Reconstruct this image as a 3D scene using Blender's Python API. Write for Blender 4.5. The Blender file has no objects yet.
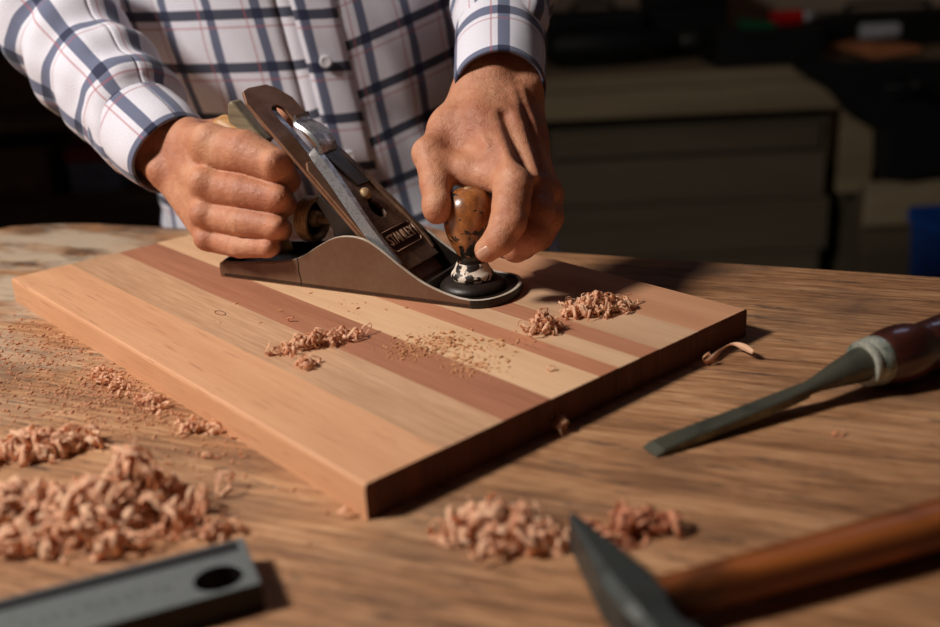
import bpy, bmesh, math, random
import numpy as np
from mathutils import Vector, Matrix, noise

random.seed(7)
SC = bpy.context.scene
COL = SC.collection
PI = math.pi
R = math.radians

# ------------------------------------------------------------------ helpers
def tag(o, label=None, cat=None, group=None, kind=None):
    if label: o['label'] = label
    if cat: o['category'] = cat
    if group: o['group'] = group
    if kind: o['kind'] = kind
    return o

def empty(name, loc=(0, 0, 0), rz=0.0):
    o = bpy.data.objects.new(name, None)
    o.empty_display_size = .02
    COL.objects.link(o)
    o.location = loc
    o.rotation_euler = (0, 0, rz)
    return o

def link(name, me, mat=None, parent=None, smooth=True):
    o = bpy.data.objects.new(name, me)
    COL.objects.link(o)
    if mat is not None:
        for m in (mat if isinstance(mat, (list, tuple)) else [mat]):
            me.materials.append(m)
    if parent is not None:
        o.parent = parent
    if smooth:
        me.polygons.foreach_set('use_smooth', [True] * len(me.polygons))
    return o

def mesh(name, verts, faces, mat=None, parent=None, smooth=True):
    me = bpy.data.meshes.new(name)
    me.from_pydata([tuple(v) for v in verts], [], [tuple(f) for f in faces])
    me.validate()
    me.update()
    return link(name, me, mat, parent, smooth)

def bevel(o, w, seg=2, ang=35):
    m = o.modifiers.new('bevel', 'BEVEL')
    m.width = w; m.segments = seg; m.limit_method = 'ANGLE'; m.angle_limit = R(ang)
    return o

def autosmooth(o, ang=35):
    me = o.data
    bm = bmesh.new(); bm.from_mesh(me)
    for e in bm.edges:
        if len(e.link_faces) == 2 and e.calc_face_angle(0) > R(ang):
            e.smooth = False
    bm.to_mesh(me); bm.free()
    return o

def box(x0, x1, y0, y1, z0, z1):
    v = [(x0, y0, z0), (x1, y0, z0), (x1, y1, z0), (x0, y1, z0), (x0, y0, z1), (x1, y0, z1), (x1, y1, z1), (x0, y1, z1)]
    f = [(0, 3, 2, 1), (4, 5, 6, 7), (0, 1, 5, 4), (1, 2, 6, 5), (2, 3, 7, 6), (3, 0, 4, 7)]
    return v, f

def boxo(name, b, mat, parent=None, bw=0.0):
    v, f = box(*b)
    o = mesh(name, v, f, mat, parent, smooth=False)
    if bw: bevel(o, bw)
    return o

def merge(*parts):
    V, F = [], []
    for v, f in parts:
        n = len(V)
        V += list(v); F += [tuple(i + n for i in q) for q in f]
    return V, F

def prism(poly, h0, h1, axes='xy'):
    """extrude a 2D outline between h0 and h1 along the third axis"""
    n = len(poly)
    def p(a, b, h):
        return {'xy': (a, b, h), 'xz': (a, h, b), 'yz': (h, a, b)}[axes]
    v = [p(a, b, h0) for a, b in poly] + [p(a, b, h1) for a, b in poly]
    f = [tuple(range(n))[::-1], tuple(range(n, 2 * n))] + [(i, (i + 1) % n, n + (i + 1) % n, n + i) for i in range(n)]
    return v, f

def fix_normals(o):
    bm = bmesh.new(); bm.from_mesh(o.data)
    bmesh.ops.recalc_face_normals(bm, faces=bm.faces)
    bm.to_mesh(o.data); bm.free()
    return o

def lathe(profile, seg=40, axis='z', c=(0, 0, 0)):
    """profile: list of (r, h)"""
    V, F = [], []
    for r, h in profile:
        for k in range(seg):
            a = 2 * PI * k / seg
            x, y = r * math.cos(a), r * math.sin(a)
            V.append({'z': (x + c[0], y + c[1], h + c[2]), 'x': (h + c[0], x + c[1], y + c[2]), 'y': (x + c[0], h + c[1], -y + c[2])}[axis])
    n = len(profile)
    for i in range(n - 1):
        for k in range(seg):
            k2 = (k + 1) % seg
            F.append((i * seg + k, i * seg + k2, (i + 1) * seg + k2, (i + 1) * seg + k))
    F.append(tuple(range(seg))[::-1]); F.append(tuple((n - 1) * seg + k for k in range(seg)))
    return V, F

def tube(pts, rad, seg=10, closed=False):
    """swept round tube along points"""
    P = [Vector(p) for p in pts]
    rad = rad if isinstance(rad, (list, tuple)) else [rad] * len(P)
    V, F = [], []
    up = None
    for i, p in enumerate(P):
        t = (P[min(i + 1, len(P) - 1)] - P[max(i - 1, 0)]).normalized()
        if up is None:
            up = Vector((0, 0, 1)) if abs(t.z) < .9 else Vector((1, 0, 0))
        s = t.cross(up).normalized(); up = s.cross(t).normalized()
        for k in range(seg):
            a = 2 * PI * k / seg
            V.append(p + (s * math.cos(a) + up * math.sin(a)) * rad[i])
    for i in range(len(P) - 1):
        for k in range(seg):
            k2 = (k + 1) % seg
            F.append((i * seg + k, (i + 1) * seg + k, (i + 1) * seg + k2, i * seg + k2))
    F.append(tuple(range(seg))); F.append(tuple((len(P) - 1) * seg + k for k in range(seg))[::-1])
    return V, F

def spline(pts, n=8):
    """Catmull-Rom through points, any dimension"""
    P = [np.array(p, float) for p in pts]
    P = [2 * P[0] - P[1]] + P + [2 * P[-1] - P[-2]]
    out = []
    for i in range(1, len(P) - 2):
        for k in range(n):
            t = k / n
            out.append(.5 * (2 * P[i] + (P[i + 1] - P[i - 1]) * t + (2 * P[i - 1] - 5 * P[i] + 4 * P[i + 1] - P[i + 2]) * t * t
                             + (3 * P[i] - P[i - 1] - 3 * P[i + 1] + P[i + 2]) * t ** 3))
    out.append(P[-2])
    return [tuple(q) for q in out]

# ------------------------------------------------------------------ materials
class NT:
    def __init__(s, name):
        s.m = bpy.data.materials.new(name); s.m.use_nodes = True
        s.t = s.m.node_tree; s.b = s.t.nodes['Principled BSDF']
        s.co = None
    def n(s, typ, **kw):
        nd = s.t.nodes.new(typ)
        for k, v in kw.items():
            if k in nd.inputs: s.put(nd.inputs[k], v)
            else: setattr(nd, k, v)
        return nd
    def put(s, inp, v):
        if isinstance(v, bpy.types.NodeSocket): s.t.links.new(v, inp)
        elif isinstance(v, bpy.types.Node): s.t.links.new(v.outputs[0], inp)
        else: inp.default_value = v
    def coord(s, which='Object'):
        if s.co is None: s.co = s.n('ShaderNodeTexCoord')
        return s.co.outputs[which]
    def mapping(s, scale=(1, 1, 1), rot=(0, 0, 0), loc=(0, 0, 0), which='Object'):
        m = s.n('ShaderNodeMapping'); s.put(m.inputs['Vector'], s.coord(which))
        m.inputs['Scale'].default_value = scale; m.inputs['Rotation'].default_value = rot; m.inputs['Location'].default_value = loc
        return m.outputs[0]
    def noise(s, vec, scale, detail=4, rough=.55, dist=0.0, out=0):
        nd = s.n('ShaderNodeTexNoise')
        s.put(nd.inputs['Vector'], vec)
        nd.inputs['Scale'].default_value = scale; nd.inputs['Detail'].default_value = detail
        nd.inputs['Roughness'].default_value = rough; nd.inputs['Distortion'].default_value = dist
        return nd.outputs[out]
    def ramp(s, fac, stops):
        r = s.n('ShaderNodeValToRGB'); s.put(r.inputs[0], fac)
        e = r.color_ramp.elements
        while len(e) < len(stops): e.new(.5)
        for el, (p, c) in zip(e, stops):
            el.position = p
            el.color = (c, c, c, 1) if isinstance(c, (int, float)) else (c[0], c[1], c[2], 1)
        return r.outputs[0]
    def mix(s, fac, a, b, blend='MIX'):
        m = s.n('ShaderNodeMix', data_type='RGBA', blend_type=blend)
        s.put(m.inputs[0], fac)
        for inp, v in ((m.inputs[6], a), (m.inputs[7], b)):
            s.put(inp, (v[0], v[1], v[2], 1) if isinstance(v, tuple) else v)
        return m.outputs[2]
    def math(s, op, a, b=0.0, c=0.0):
        m = s.n('ShaderNodeMath', operation=op)
        s.put(m.inputs[0], a); s.put(m.inputs[1], b); s.put(m.inputs[2], c)
        return m.outputs[0]
    def bump(s, h, strength=.3, dist=.001, prev=None):
        b = s.n('ShaderNodeBump'); b.inputs['Strength'].default_value = strength; b.inputs['Distance'].default_value = dist
        s.put(b.inputs['Height'], h)
        if prev is not None: s.put(b.inputs['Normal'], prev)
        return b.outputs[0]
    def done(s, color=None, rough=None, metal=None, normal=None, **kw):
        b = s.b
        if color is not None: s.put(b.inputs['Base Color'], (color[0], color[1], color[2], 1) if isinstance(color, tuple) else color)
        if rough is not None: s.put(b.inputs['Roughness'], rough)
        if metal is not None: s.put(b.inputs['Metallic'], metal)
        if normal is not None: s.put(b.inputs['Normal'], normal)
        for k, v in kw.items(): s.put(b.inputs[k.replace('_', ' ')], v)
        return s.m

def sr(r, g, b):
    return tuple(((c / 255) / 12.92 if c <= 10 else ((c / 255 + .055) / 1.055) ** 2.4) for c in (r, g, b))

def plain(name, c, rough=.6, metal=0.0, var=.25, scale=30):
    t = NT(name)
    f = t.noise(t.mapping(), scale, 5)
    col = t.ramp(f, [(.25, tuple(x * (1 - var) for x in c)), (.75, tuple(min(1, x * (1 + var)) for x in c))])
    return t.done(col, rough, metal, t.bump(f, .15, .001))

def wood(name, light, dark, axis='y', fine=260, coarse=24, contrast=.5, rough=.55, bump=.25, fleck=None, seed=0.0, grey=None):
    """planed wood: fine fibres stretched along one axis, soft broad figure"""
    t = NT(name)
    st = {'x': (.05, 1, 1), 'y': (1, .05, 1), 'z': (1, 1, .05)}[axis]
    m = t.mapping(scale=st, loc=(seed, seed * .7, seed * .3))
    broad = t.noise(m, coarse, 3, .5, .6)
    fib = t.noise(m, fine, 5, .65)
    mixf = t.math('ADD', t.math('MULTIPLY', broad, 1 - contrast), t.math('MULTIPLY', fib, contrast))
    col = t.ramp(mixf, [(.34, dark), (.62, light)])
    if grey is not None:
        col = t.mix(t.ramp(t.noise(t.mapping(loc=(seed + 3, 0, 0)), 14, 4), [(.45, 0.0), (.7, .6)]), col, grey)
    if fleck is not None:
        fl = t.ramp(t.noise(t.mapping(scale=st, loc=(seed + 9, 0, 0)), 480, 2, .6), [(.63, 0.0), (.7, .55)])
        col = t.mix(fl, col, fleck)
    return t.done(col, rough, 0.0, t.bump(fib, bump, .0006))

def bench_wood():
    t = NT('aged_bench_wood')
    m = t.mapping(scale=(.07, 1, 1))
    m2 = t.mapping(scale=(.16, 1, 1), loc=(3.1, 1.7, 0))
    broad = t.noise(m, 26, 4, .6, .7)
    fib = t.noise(m, 300, 6, .75, .2)
    f = t.math('ADD', t.math('MULTIPLY', broad, .38), t.math('MULTIPLY', fib, .62))
    col = t.ramp(f, [(.36, sr(92, 60, 36)), (.45, sr(142, 97, 62)), (.52, sr(174, 125, 85)), (.62, sr(208, 160, 117))])
    crack = t.ramp(t.noise(m2, 120, 6, .75, .4), [(.34, 1.0), (.42, 0.0)])
    col = t.mix(t.math('MULTIPLY', crack, .75), col, sr(58, 38, 26))
    stain = t.ramp(t.noise(t.mapping(scale=(.6, 1, 1), loc=(.4, 2.2, 0)), 7.5, 5, .62, .3), [(.52, 0.0), (.66, .7)])
    col = t.mix(stain, col, sr(92, 70, 54))
    # worn, bleached patches near the far left corner
    sx = t.n('ShaderNodeSeparateXYZ'); t.put(sx.inputs[0], t.coord('Object'))
    left = t.ramp(t.math('ADD', sx.outputs[0], .5), [(.10, 1.0), (.34, 0.0)])
    pale = t.ramp(t.noise(t.mapping(scale=(.35, 1, 1), loc=(5, 5, 0)), 22, 5, .65), [(.44, 0.0), (.56, .85)])
    col = t.mix(t.math('MULTIPLY', pale, left), col, sr(196, 176, 152))
    dk = t.ramp(t.noise(t.mapping(scale=(.5, 1, 1), loc=(8, 3, 0)), 16, 5, .65), [(.54, 0.0), (.64, .8)])
    col = t.mix(t.math('MULTIPLY', dk, left), col, sr(66, 50, 42))
    # paint drips
    v = t.n('ShaderNodeTexVoronoi'); t.put(v.inputs['Vector'], t.mapping(scale=(1, 1, 1), loc=(.013, .02, 0))); v.inputs['Scale'].default_value = 19
    dist = t.math('ADD', v.outputs['Distance'], t.math('MULTIPLY', t.noise(t.mapping(), 160, 3), .07))
    sel = t.n('ShaderNodeSeparateColor'); t.put(sel.inputs[0], v.outputs['Color'])
    drop = t.math('MULTIPLY', t.math('LESS_THAN', dist, .10), t.math('GREATER_THAN', sel.outputs[0], .72))
    blue = t.math('GREATER_THAN', sel.outputs[1], .72)
    col = t.mix(t.math('MULTIPLY', drop, .7), col, t.mix(blue, sr(190, 180, 160), sr(96, 118, 130)))
    h = t.math('SUBTRACT', fib, t.math('MULTIPLY', crack, .5))
    nb = t.bump(h, .75, .0014)
    nb = t.bump(t.noise(t.mapping(), 45, 4), .3, .002, nb)
    return t.done(col, t.ramp(fib, [(.3, .5), (.7, .68)]), 0.0, nb)

def plaid(name, P=.046, W=.0105, k=1.0, redoff=.011, cu=0.0, cv=0.0, kv=None):
    t = NT(name)
    s = t.n('ShaderNodeSeparateXYZ'); t.put(s.inputs[0], t.coord('UV'))
    def bands(x, off, shift):
        d = t.math('ABSOLUTE', t.math('SUBTRACT', t.math('MODULO', t.math('ADD', t.math('ADD', x, off + shift), 100 * P), P), P / 2))
        return d
    def soft(d, w):
        r = t.n('ShaderNodeMapRange'); t.put(r.inputs[0], d)
        r.inputs[1].default_value = w / 2 - .0004; r.inputs[2].default_value = w / 2 + .0004
        r.inputs[3].default_value = 1; r.inputs[4].default_value = 0
        return r.outputs[0]
    bu = soft(bands(s.outputs[0], cu, 0), W); bv = soft(bands(s.outputs[1], cv, 0), W)
    ru = soft(bands(s.outputs[0], cu, redoff), .0016); rv = soft(bands(s.outputs[1], cv, redoff), .0016)
    weave = t.noise(t.mapping(scale=(1, 1, 1), which='UV'), 900, 2)
    base = t.ramp(weave, [(.3, sr(208, 204, 216)), (.7, sr(232, 229, 238))])
    band = tuple(c * k for c in sr(118, 126, 148))
    c = t.mix(bu, base, t.mix(1.0, base, band, 'MULTIPLY'))
    c = t.mix(bv, c, t.mix(1.0, c, tuple(x * (kv or k) for x in sr(118, 126, 148)), 'MULTIPLY'))
    both = t.math('MULTIPLY', bu, bv)
    c = t.mix(both, c, sr(30, 36, 66))
    red = sr(172, 88, 98)
    c = t.mix(t.math('MULTIPLY', rv, .6), c, red)
    c = t.mix(t.math('MULTIPLY', ru, .6), c, red)
    return t.done(c, .85, 0.0, t.bump(weave, .2, .0005), Sheen_Weight=.15)

def skin_mat():
    t = NT('skin')
    big = t.noise(t.mapping(), 28, 4, .55)
    med = t.noise(t.mapping(), 150, 4, .6)
    c = t.ramp(big, [(.3, sr(164, 100, 72)), (.5, sr(188, 126, 94)), (.7, sr(204, 148, 114))])
    c = t.mix(t.ramp(med, [(.5, 0.0), (.72, .35)]), c, sr(160, 92, 68))
    v = t.n('ShaderNodeTexVoronoi', feature='DISTANCE_TO_EDGE'); t.put(v.inputs['Vector'], t.mapping(scale=(1, 1, 1))); v.inputs['Scale'].default_value = 620
    n1 = t.bump(t.math('MINIMUM', v.outputs['Distance'], .3), .4, .0008)
    n2 = t.bump(t.noise(t.mapping(), 210, 5, .65, .6), .6, .0016, n1)
    n3 = t.bump(t.noise(t.mapping(), 75, 3, .5, .8), .25, .0022, n2)
    return t.done(c, t.ramp(med, [(.3, .48), (.7, .62)]), 0.0, n3, Subsurface_Weight=.12, Subsurface_Radius=(.012, .004, .002), Subsurface_Scale=.5)

def worn_metal(name, base, rust, rough=.42, metal=.8, amount=.5, scale=24, scratch=.3):
    t = NT(name)
    a = t.noise(t.mapping(), scale, 6, .65, .4)
    b = t.noise(t.mapping(), scale * 9, 4, .6)
    f = t.ramp(t.math('ADD', t.math('MULTIPLY', a, .7), t.math('MULTIPLY', b, .3)), [(.5 - amount * .28, 1.0), (.5 + (1 - amount) * .3, 0.0)])
    c = t.mix(f, base, rust)
    rg = t.mix(f, (rough, rough, rough), (min(1, rough + .22),) * 3)
    mt = t.mix(f, (metal,) * 3, (metal * .45,) * 3)
    sc = t.noise(t.mapping(scale=(.1, 1, 1), rot=(0, 0, .6)), 420, 3, .7)
    return t.done(c, rg, mt, t.bump(t.math('ADD', b, t.math('MULTIPLY', sc, scratch)), .25, .0006))

M = {}
M['bench'] = bench_wood()
M['skin'] = skin_mat()
M['nail'] = plain('fingernail', sr(206, 158, 134), .32, 0, .06, 60)
M['plaid_body'] = plaid('plaid_shirt_cloth', W=.0088, cu=0.0, cv=.012, k=.9, kv=.4)
M['plaid_sleeve'] = plaid('plaid_sleeve_cloth', P=.055, W=.0105, cu=.0, cv=.0, k=1.0)
M['plaid_cuff'] = plaid('plaid_cuff_cloth', P=.055, W=.0105, cu=.0, cv=.0275, k=1.0)
M['button'] = plain('shirt_button', sr(226, 222, 228), .5, 0, .05)
M['trousers'] = plain('dark_trousers', sr(38, 40, 48), .9)
M['hair'] = plain('dark_hair', sr(38, 28, 22), .6)
M['shoe'] = plain('brown_leather', sr(58, 38, 26), .5)
M['steel_side'] = worn_metal('rusty_grey_steel', sr(112, 84, 64), sr(98, 58, 34), .40, .35, .6, 22)
M['steel_edge'] = worn_metal('rubbed_edge_highlight', sr(240, 234, 224), sr(190, 168, 146), .34, .3, .2, 60)  # rubbed bare edges, whitened so the colour also carries their highlight
M['japan'] = worn_metal('black_japanning', sr(14, 13, 13), sr(40, 28, 22), .28, .1, .3, 40)
M['iron'] = worn_metal('brown_blade_steel', sr(142, 102, 76), sr(100, 60, 36), .40, .35, .6, 26)
M['cap'] = worn_metal('tarnished_cap_metal', sr(150, 116, 92), sr(60, 40, 30), .34, .4, .45, 45)
M['chrome'] = worn_metal('worn_chrome', sr(214, 216, 220), sr(120, 116, 116), .16, 1.0, .25, 90)
M['brass'] = worn_metal('dull_brass', sr(222, 190, 146), sr(150, 116, 80), .36, .4, .35, 70)
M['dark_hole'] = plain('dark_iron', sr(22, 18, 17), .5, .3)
M['logo'] = plain('raised_lettering', sr(196, 156, 128), .4, .5, .1)
M['logo_field'] = plain('worn_logo_field', sr(48, 22, 18), .45, .3, .3)
def knob_mat():
    t = NT('worn_varnished_knob')
    m = t.mapping(scale=(1, 1, .35))
    w = t.ramp(t.noise(m, 120, 5, .65), [(.3, sr(92, 54, 30)), (.55, sr(158, 96, 50)), (.75, sr(198, 136, 80))])
    z = t.n('ShaderNodeSeparateXYZ'); t.put(z.inputs[0], t.coord('Object'))
    low = t.ramp(t.math('MULTIPLY', z.outputs[2], 10), [(.22, .16), (.5, 0.0), (.66, -.0)])
    p = t.ramp(t.math('ADD', t.noise(t.mapping(), 135, 4, .6, .3), low), [(.575, 0.0), (.60, 1.0)])
    return t.done(t.mix(p, w, sr(20, 13, 10)), t.mix(p, (.3,) * 3, (.35,) * 3), 0.0, t.bump(p, .4, .0006), Coat_Weight=.35, Coat_Roughness=.25)
M['knob'] = knob_mat()
def chip_mat():
    t = NT('chipped_knob_foot')
    p = t.ramp(t.noise(t.mapping(), 110, 4, .6, .3), [(.51, 0.0), (.54, 1.0)])
    return t.done(t.mix(p, sr(226, 208, 190), sr(34, 22, 16)), .5, 0.0, t.bump(p, .4, .0006))
M['knob_foot'] = chip_mat()
M['tote'] = wood('worn_tote_wood', sr(150, 134, 108), sr(96, 82, 62), 'x', 300, 40, .5, .4)
M['tote_edge'] = wood('rubbed_tote_edge', sr(206, 158, 96), sr(150, 100, 54), 'x', 300, 40, .5, .5)
M['handle'] = None
def handle_wood(name, light, dark, axis, coat, spots=.5):
    t = NT(name)
    st = {'x': (.12, 1, 1)}[axis]
    m = t.mapping(scale=st)
    a = t.noise(m, 60, 5, .6, .5)
    b = t.noise(t.mapping(scale=(.5, 1, 1), loc=(2, 0, 0)), 38, 4, .6)
    c = t.ramp(a, [(.35, dark), (.62, light)])
    c = t.mix(t.ramp(b, [(.5, 0.0), (.68, spots)]), c, tuple(x * .25 for x in dark))
    return t.done(c, .42, 0.0, t.bump(a, .15, .0006), Coat_Weight=coat, Coat_Roughness=.12)
M['chisel_handle'] = handle_wood('dark_red_varnished_wood', sr(84, 32, 18), sr(44, 16, 10), 'x', .9, .3)
M['hammer_handle'] = handle_wood('amber_hammer_wood', sr(166, 92, 40), sr(84, 42, 18), 'x', .08, .8)
M['ferrule'] = worn_metal('tarnished_ferrule', sr(224, 220, 204), sr(84, 100, 90), .28, .55, .35, 60)
M['chisel_steel'] = worn_metal('oiled_grey_steel', sr(112, 112, 98), sr(74, 70, 58), .34, .85, .45, 50)
M['hammer_steel'] = worn_metal('dark_hammer_steel', sr(86, 92, 90), sr(48, 48, 44), .34, .8, .5, 50)
M['bar_steel'] = worn_metal('satin_grey_steel', sr(136, 142, 142), sr(100, 104, 102), .42, .7, .45, 70)
M['black'] = plain('black_plastic', sr(13, 14, 16), .6)

# ------------------------------------------------------------------ bench
BA = R(-22.2)
bench = empty('workbench', (.113, .408, -.9), BA)
tag(bench, 'old brown wooden workbench with a scarred top carrying the board, tools and shavings', 'workbench')
# outline of the slab in the bench's own axes (x along the back edge, y away from the camera)
outl = [(-.555, -.045), (-.545, -.028), (-.50, -.009), (-.455, -.001), (-.30, .003), (0, 0), (.45, -.003), (.9, 0), (1.25, 0), (1.25, -.95), (-.62, -.95), (-.62, -.40), (-.60, -.2)]
v, f = prism([(a, b) for a, b in outl][::-1], .84, .9)
top = mesh('benchtop', v, f, M['bench'], bench, smooth=False)
fix_normals(top); bevel(top, .004, 3)
for x in (-.45, 1.1):
    for y in (-.86, -.12):
        boxo('leg', (x - .045, x + .045, y - .045, y + .045, 0, .84), M['bench'], bench, .004)
boxo('apron', (-.405, 1.055, -.14, -.105, .70, .84), M['bench'], bench, .003)
boxo('apron', (-.405, 1.055, -.875, -.84, .70, .84), M['bench'], bench, .003)

# ------------------------------------------------------------------ laminated board
BDR = R(40.96)
board = empty('laminated_board', (0, 0, 0), BDR)
tag(board, 'board glued up from light and reddish wood strips, lying under the hand plane', 'board')
T = .0185
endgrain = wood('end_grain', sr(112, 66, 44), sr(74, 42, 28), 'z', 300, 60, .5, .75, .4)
sx = [0, .154, .289, .404, .531, .585, .646, .705, .828, 1.0]
lightc = [(sr(218, 164, 123), sr(198, 141, 102)), (sr(206, 162, 126), sr(168, 124, 92)), (sr(182, 122, 92), sr(150, 96, 70)),
          (sr(226, 184, 144), sr(206, 160, 120)), (sr(196, 134, 100), sr(170, 108, 78)), (sr(220, 180, 144), sr(200, 156, 118)),
          (sr(190, 132, 100), sr(164, 106, 78)), (sr(212, 172, 138), sr(188, 146, 112)), (sr(202, 148, 112), sr(182, 126, 92))]
ends0 = [0, .0002, .0, .0003, .0002, .0003, .0001, .0004, .0001]
ends1 = [.4586, .4590, .4580, .4600, .4590, .4584, .4592, .4586, .4590]
for i in range(9):
    m = wood('board_wood_%s' % 'abcdefghi'[i], *lightc[i], 'y', 330 if i != 1 else 420, 30, .45 if i != 1 else .65, .56, .25,
             fleck=sr(150, 96, 68) if i in (0, 2, 4, 6) else None, seed=i * 1.7)
    x0, x1 = sx[i] * .3 + .00001, sx[i + 1] * .3 - .00001
    y0, y1 = -ends0[i], ends1[i]
    c = .0016
    if i == 0:
        poly = [(x0, 0), (x1, 0), (x1, T), (x0 + c, T), (x0 + c * .3, T - c * .4), (x0, T - c * 1.4)]
    elif i == 8:
        poly = [(x0, 0), (x1, 0), (x1, T - c), (x1 - c, T), (x0, T)]
    else:
        poly = [(x0, 0), (x1, 0), (x1, T), (x0, T)]
    v, f = prism(poly, y0, y1, 'xz')
    o = mesh('wood_strip', v, f, m, board, smooth=False)
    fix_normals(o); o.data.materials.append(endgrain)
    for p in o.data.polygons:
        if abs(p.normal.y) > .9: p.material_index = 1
    o['label'] = ['salmon coloured front strip', 'straight grained tan strip with a small knot', 'reddish brown strip', 'pale cream strip', 'narrow reddish strip',
                  'narrow pale strip', 'narrow red-brown strip', 'pale tan strip', 'light brown strip along the far edge'][i]
# a small knot ring in the second strip
kn = mesh('knot', *merge(tube([(.0700 + .0024 * math.cos(a), .258 + .0058 * math.sin(a), T + .00005) for a in np.linspace(0, 2 * PI, 25)], .00035, 6)),
          plain('knot_ring', sr(120, 78, 52), .7), board)
# ------------------------------------------------------------------ hand plane (own axes: x heel to toe, y across, z up), millimetres
PA = math.atan2(-.475, .88)
plane = empty('hand_plane', (-.1299, .3208, T), PA)
tag(plane, 'worn iron bench plane with brown blade and round wooden knob, held on the board', 'hand plane')
mm = .001
def S(vf):
    return [tuple(c * mm for c in p) for p in vf[0]], vf[1]
prof = spline([(-4, 0), (-4, 9), (-1, 11.8), (8, 12.3), (37, 15), (58, 18), (74, 23.5), (90, 33), (103, 39.3), (116, 41.5), (129, 39.6), (142, 32.5),
               (155, 23.6), (170, 14.8), (184, 9.6), (197, 6.6), (206, 5.6), (207, 0)], 5)
def sidewall(y0, y1):
    n = len(prof)
    inner = .9
    V = []
    for y in (y0, y1):
        V += [(a, y, b) for a, b in prof]
    F = [tuple(range(n))[::-1], tuple(range(n, 2 * n))] + [(i, (i + 1) % n, n + (i + 1) % n, n + i) for i in range(n)]
    return V, F
def wall_obj(y0, y1):
    v, f = S(sidewall(y0, y1))
    o = mesh('side_wall', v, f, [M['steel_side'], M['steel_edge'], M['japan']], plane, smooth=False)
    fix_normals(o)
    for p in o.data.polygons:
        nrm = p.normal
        if abs(nrm.y) < .5 and p.center.z > .004: p.material_index = 1
        elif (y0 < 10 and nrm.y > .5) or (y0 > 10 and nrm.y < -.5): p.material_index = 2
    bevel(o, .0007, 2, 50)
    return o
wall_obj(0, 3.2); wall_obj(58.8, 62)
# crack across the near side wall
mesh('crack', *S(tube([(69, -.05, 22), (70, -.08, 17), (69.4, -.08, 12), (70.6, -.08, 6), (70.2, -.05, 1)], .35, 6)), M['dark_hole'], plane)
toe = [(206, 0)] + [(206 + 20 * math.sin(a), 31 - 31 * math.cos(a)) for a in np.linspace(.12, PI - .12, 18)] + [(206, 62)]
heel = [(0, 62)] + [(-9 * math.sin(a), 31 + 31 * math.cos(a)) for a in np.linspace(.15, PI - .15, 12)] + [(0, 0)]
v, f = S(prism(toe + heel, 0, 4))
sole = mesh('sole', v, f, [M['japan'], M['steel_side']], plane, smooth=False); fix_normals(sole)
for p in sole.data.polygons:
    if p.normal.z < -.5: p.material_index = 1
bevel(sole, .0008, 2)
# raised rim round the toe and the heel
def rim(pts, z0, z1, w):
    n = len(pts); V = []
    for (x, y) in pts:
        cx = 190 if x > 100 else 20
        d = Vector((x - cx, y - 31)); L = d.length
        q = (cx + d.x * (L - w) / L, 31 + d.y * (L - w) / L)
        V += [(x, y, z0), (x, y, z1), (q[0], q[1], z1), (q[0], q[1], z0)]
    F = []
    for i in range(n - 1):
        for k in range(4):
            F.append((i * 4 + k, i * 4 + (k + 1) % 4, (i + 1) * 4 + (k + 1) % 4, (i + 1) * 4 + k))
    F += [(0, 1, 2, 3), tuple((n - 1) * 4 + k for k in (3, 2, 1, 0))]
    return V, F
for pts, z1 in ((toe, 6.2), (heel, 11)):
    o = mesh('rim', *S(rim(pts, 2, z1, 3)), [M['japan'], M['steel_edge']], plane, smooth=False); fix_normals(o); bevel(o, .0009, 2, 40)
    if z1 < 8:
        for p in o.data.polygons:
            if p.normal.z > .9: p.material_index = 1
# cross rib in front of the mouth and knob boss
mesh('rib', *S(prism([(163, 3.5), (166, 10), (168.5, 10), (171, 3.5)], 3.2, 58.8, 'xz')), M['japan'], plane, smooth=False)
KX = 193
mesh('knob_boss', *S(lathe([(23, 3.5), (22.5, 6.5), (20, 9), (16, 10.2), (8, 10.5)], 40, 'z', (KX, 31, 0))), M['japan'], plane)
# frog: sloping casting that carries the blade
frog = prism([(96, 4), (148, 4), (150, 6), (84, 66), (80, 60), (92, 40)], 14, 48, 'xz')
o = mesh('frog', *S(frog), M['japan'], plane, smooth=False); fix_normals(o); bevel(o, .0015, 2)
# sloping frame for blade, breaker and cap: s along the slope from the mouth, y across, n off the surface
def fr(s, y, n):
    return ((156 - .695 * s + .719 * n) * mm, y * mm, (.719 * s + .695 * n) * mm)
def slab(poly, n0, n1):
    n = len(poly)
    V = [fr(s, y, n0) for s, y in poly] + [fr(s, y, n1) for s, y in poly]
    F = [tuple(range(n)), tuple(range(n, 2 * n))[::-1]] + [(i, n + i, n + (i + 1) % n, (i + 1) % n) for i in range(n)]
    return V, F
def slotted(outer, hole, n0, n1):
    """plate with one hole: bridged by triangulation"""
    bm = bmesh.new()
    for nn in (n0, n1):
        rings = []
        for loop in (outer, hole):
            vs = [bm.verts.new(fr(s, y, nn)) for s, y in loop]
            es = [bm.edges.new((vs[i], vs[(i + 1) % len(vs)])) for i in range(len(vs))]
            rings.append((vs, es))
        bmesh.ops.triangle_fill(bm, use_beauty=True, edges=rings[0][1] + rings[1][1])
        if nn == n0: low = rings
        else: high = rings
    for (a, _), (b, _) in zip(low, high):
        for i in range(len(a)):
            j = (i + 1) % len(a)
            bm.faces.new((a[i], a[j], b[j], b[i]))
    bmesh.ops.recalc_face_normals(bm, faces=bm.faces)
    me = bpy.data.meshes.new('plate'); bm.to_mesh(me); bm.free()
    return me
def rrect(s0, s1, y0, y1, r, n=5):
    out = []
    for cx, cy, a0 in ((s1 - r, y1 - r, 0), (s0 + r, y1 - r, PI / 2), (s0 + r, y0 + r, PI), (s1 - r, y0 + r, 1.5 * PI)):
        for k in range(n + 1):
            a = a0 + PI / 2 * k / n
            out.append((cx + r * math.cos(a), cy + r * math.sin(a)))
    return out
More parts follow.
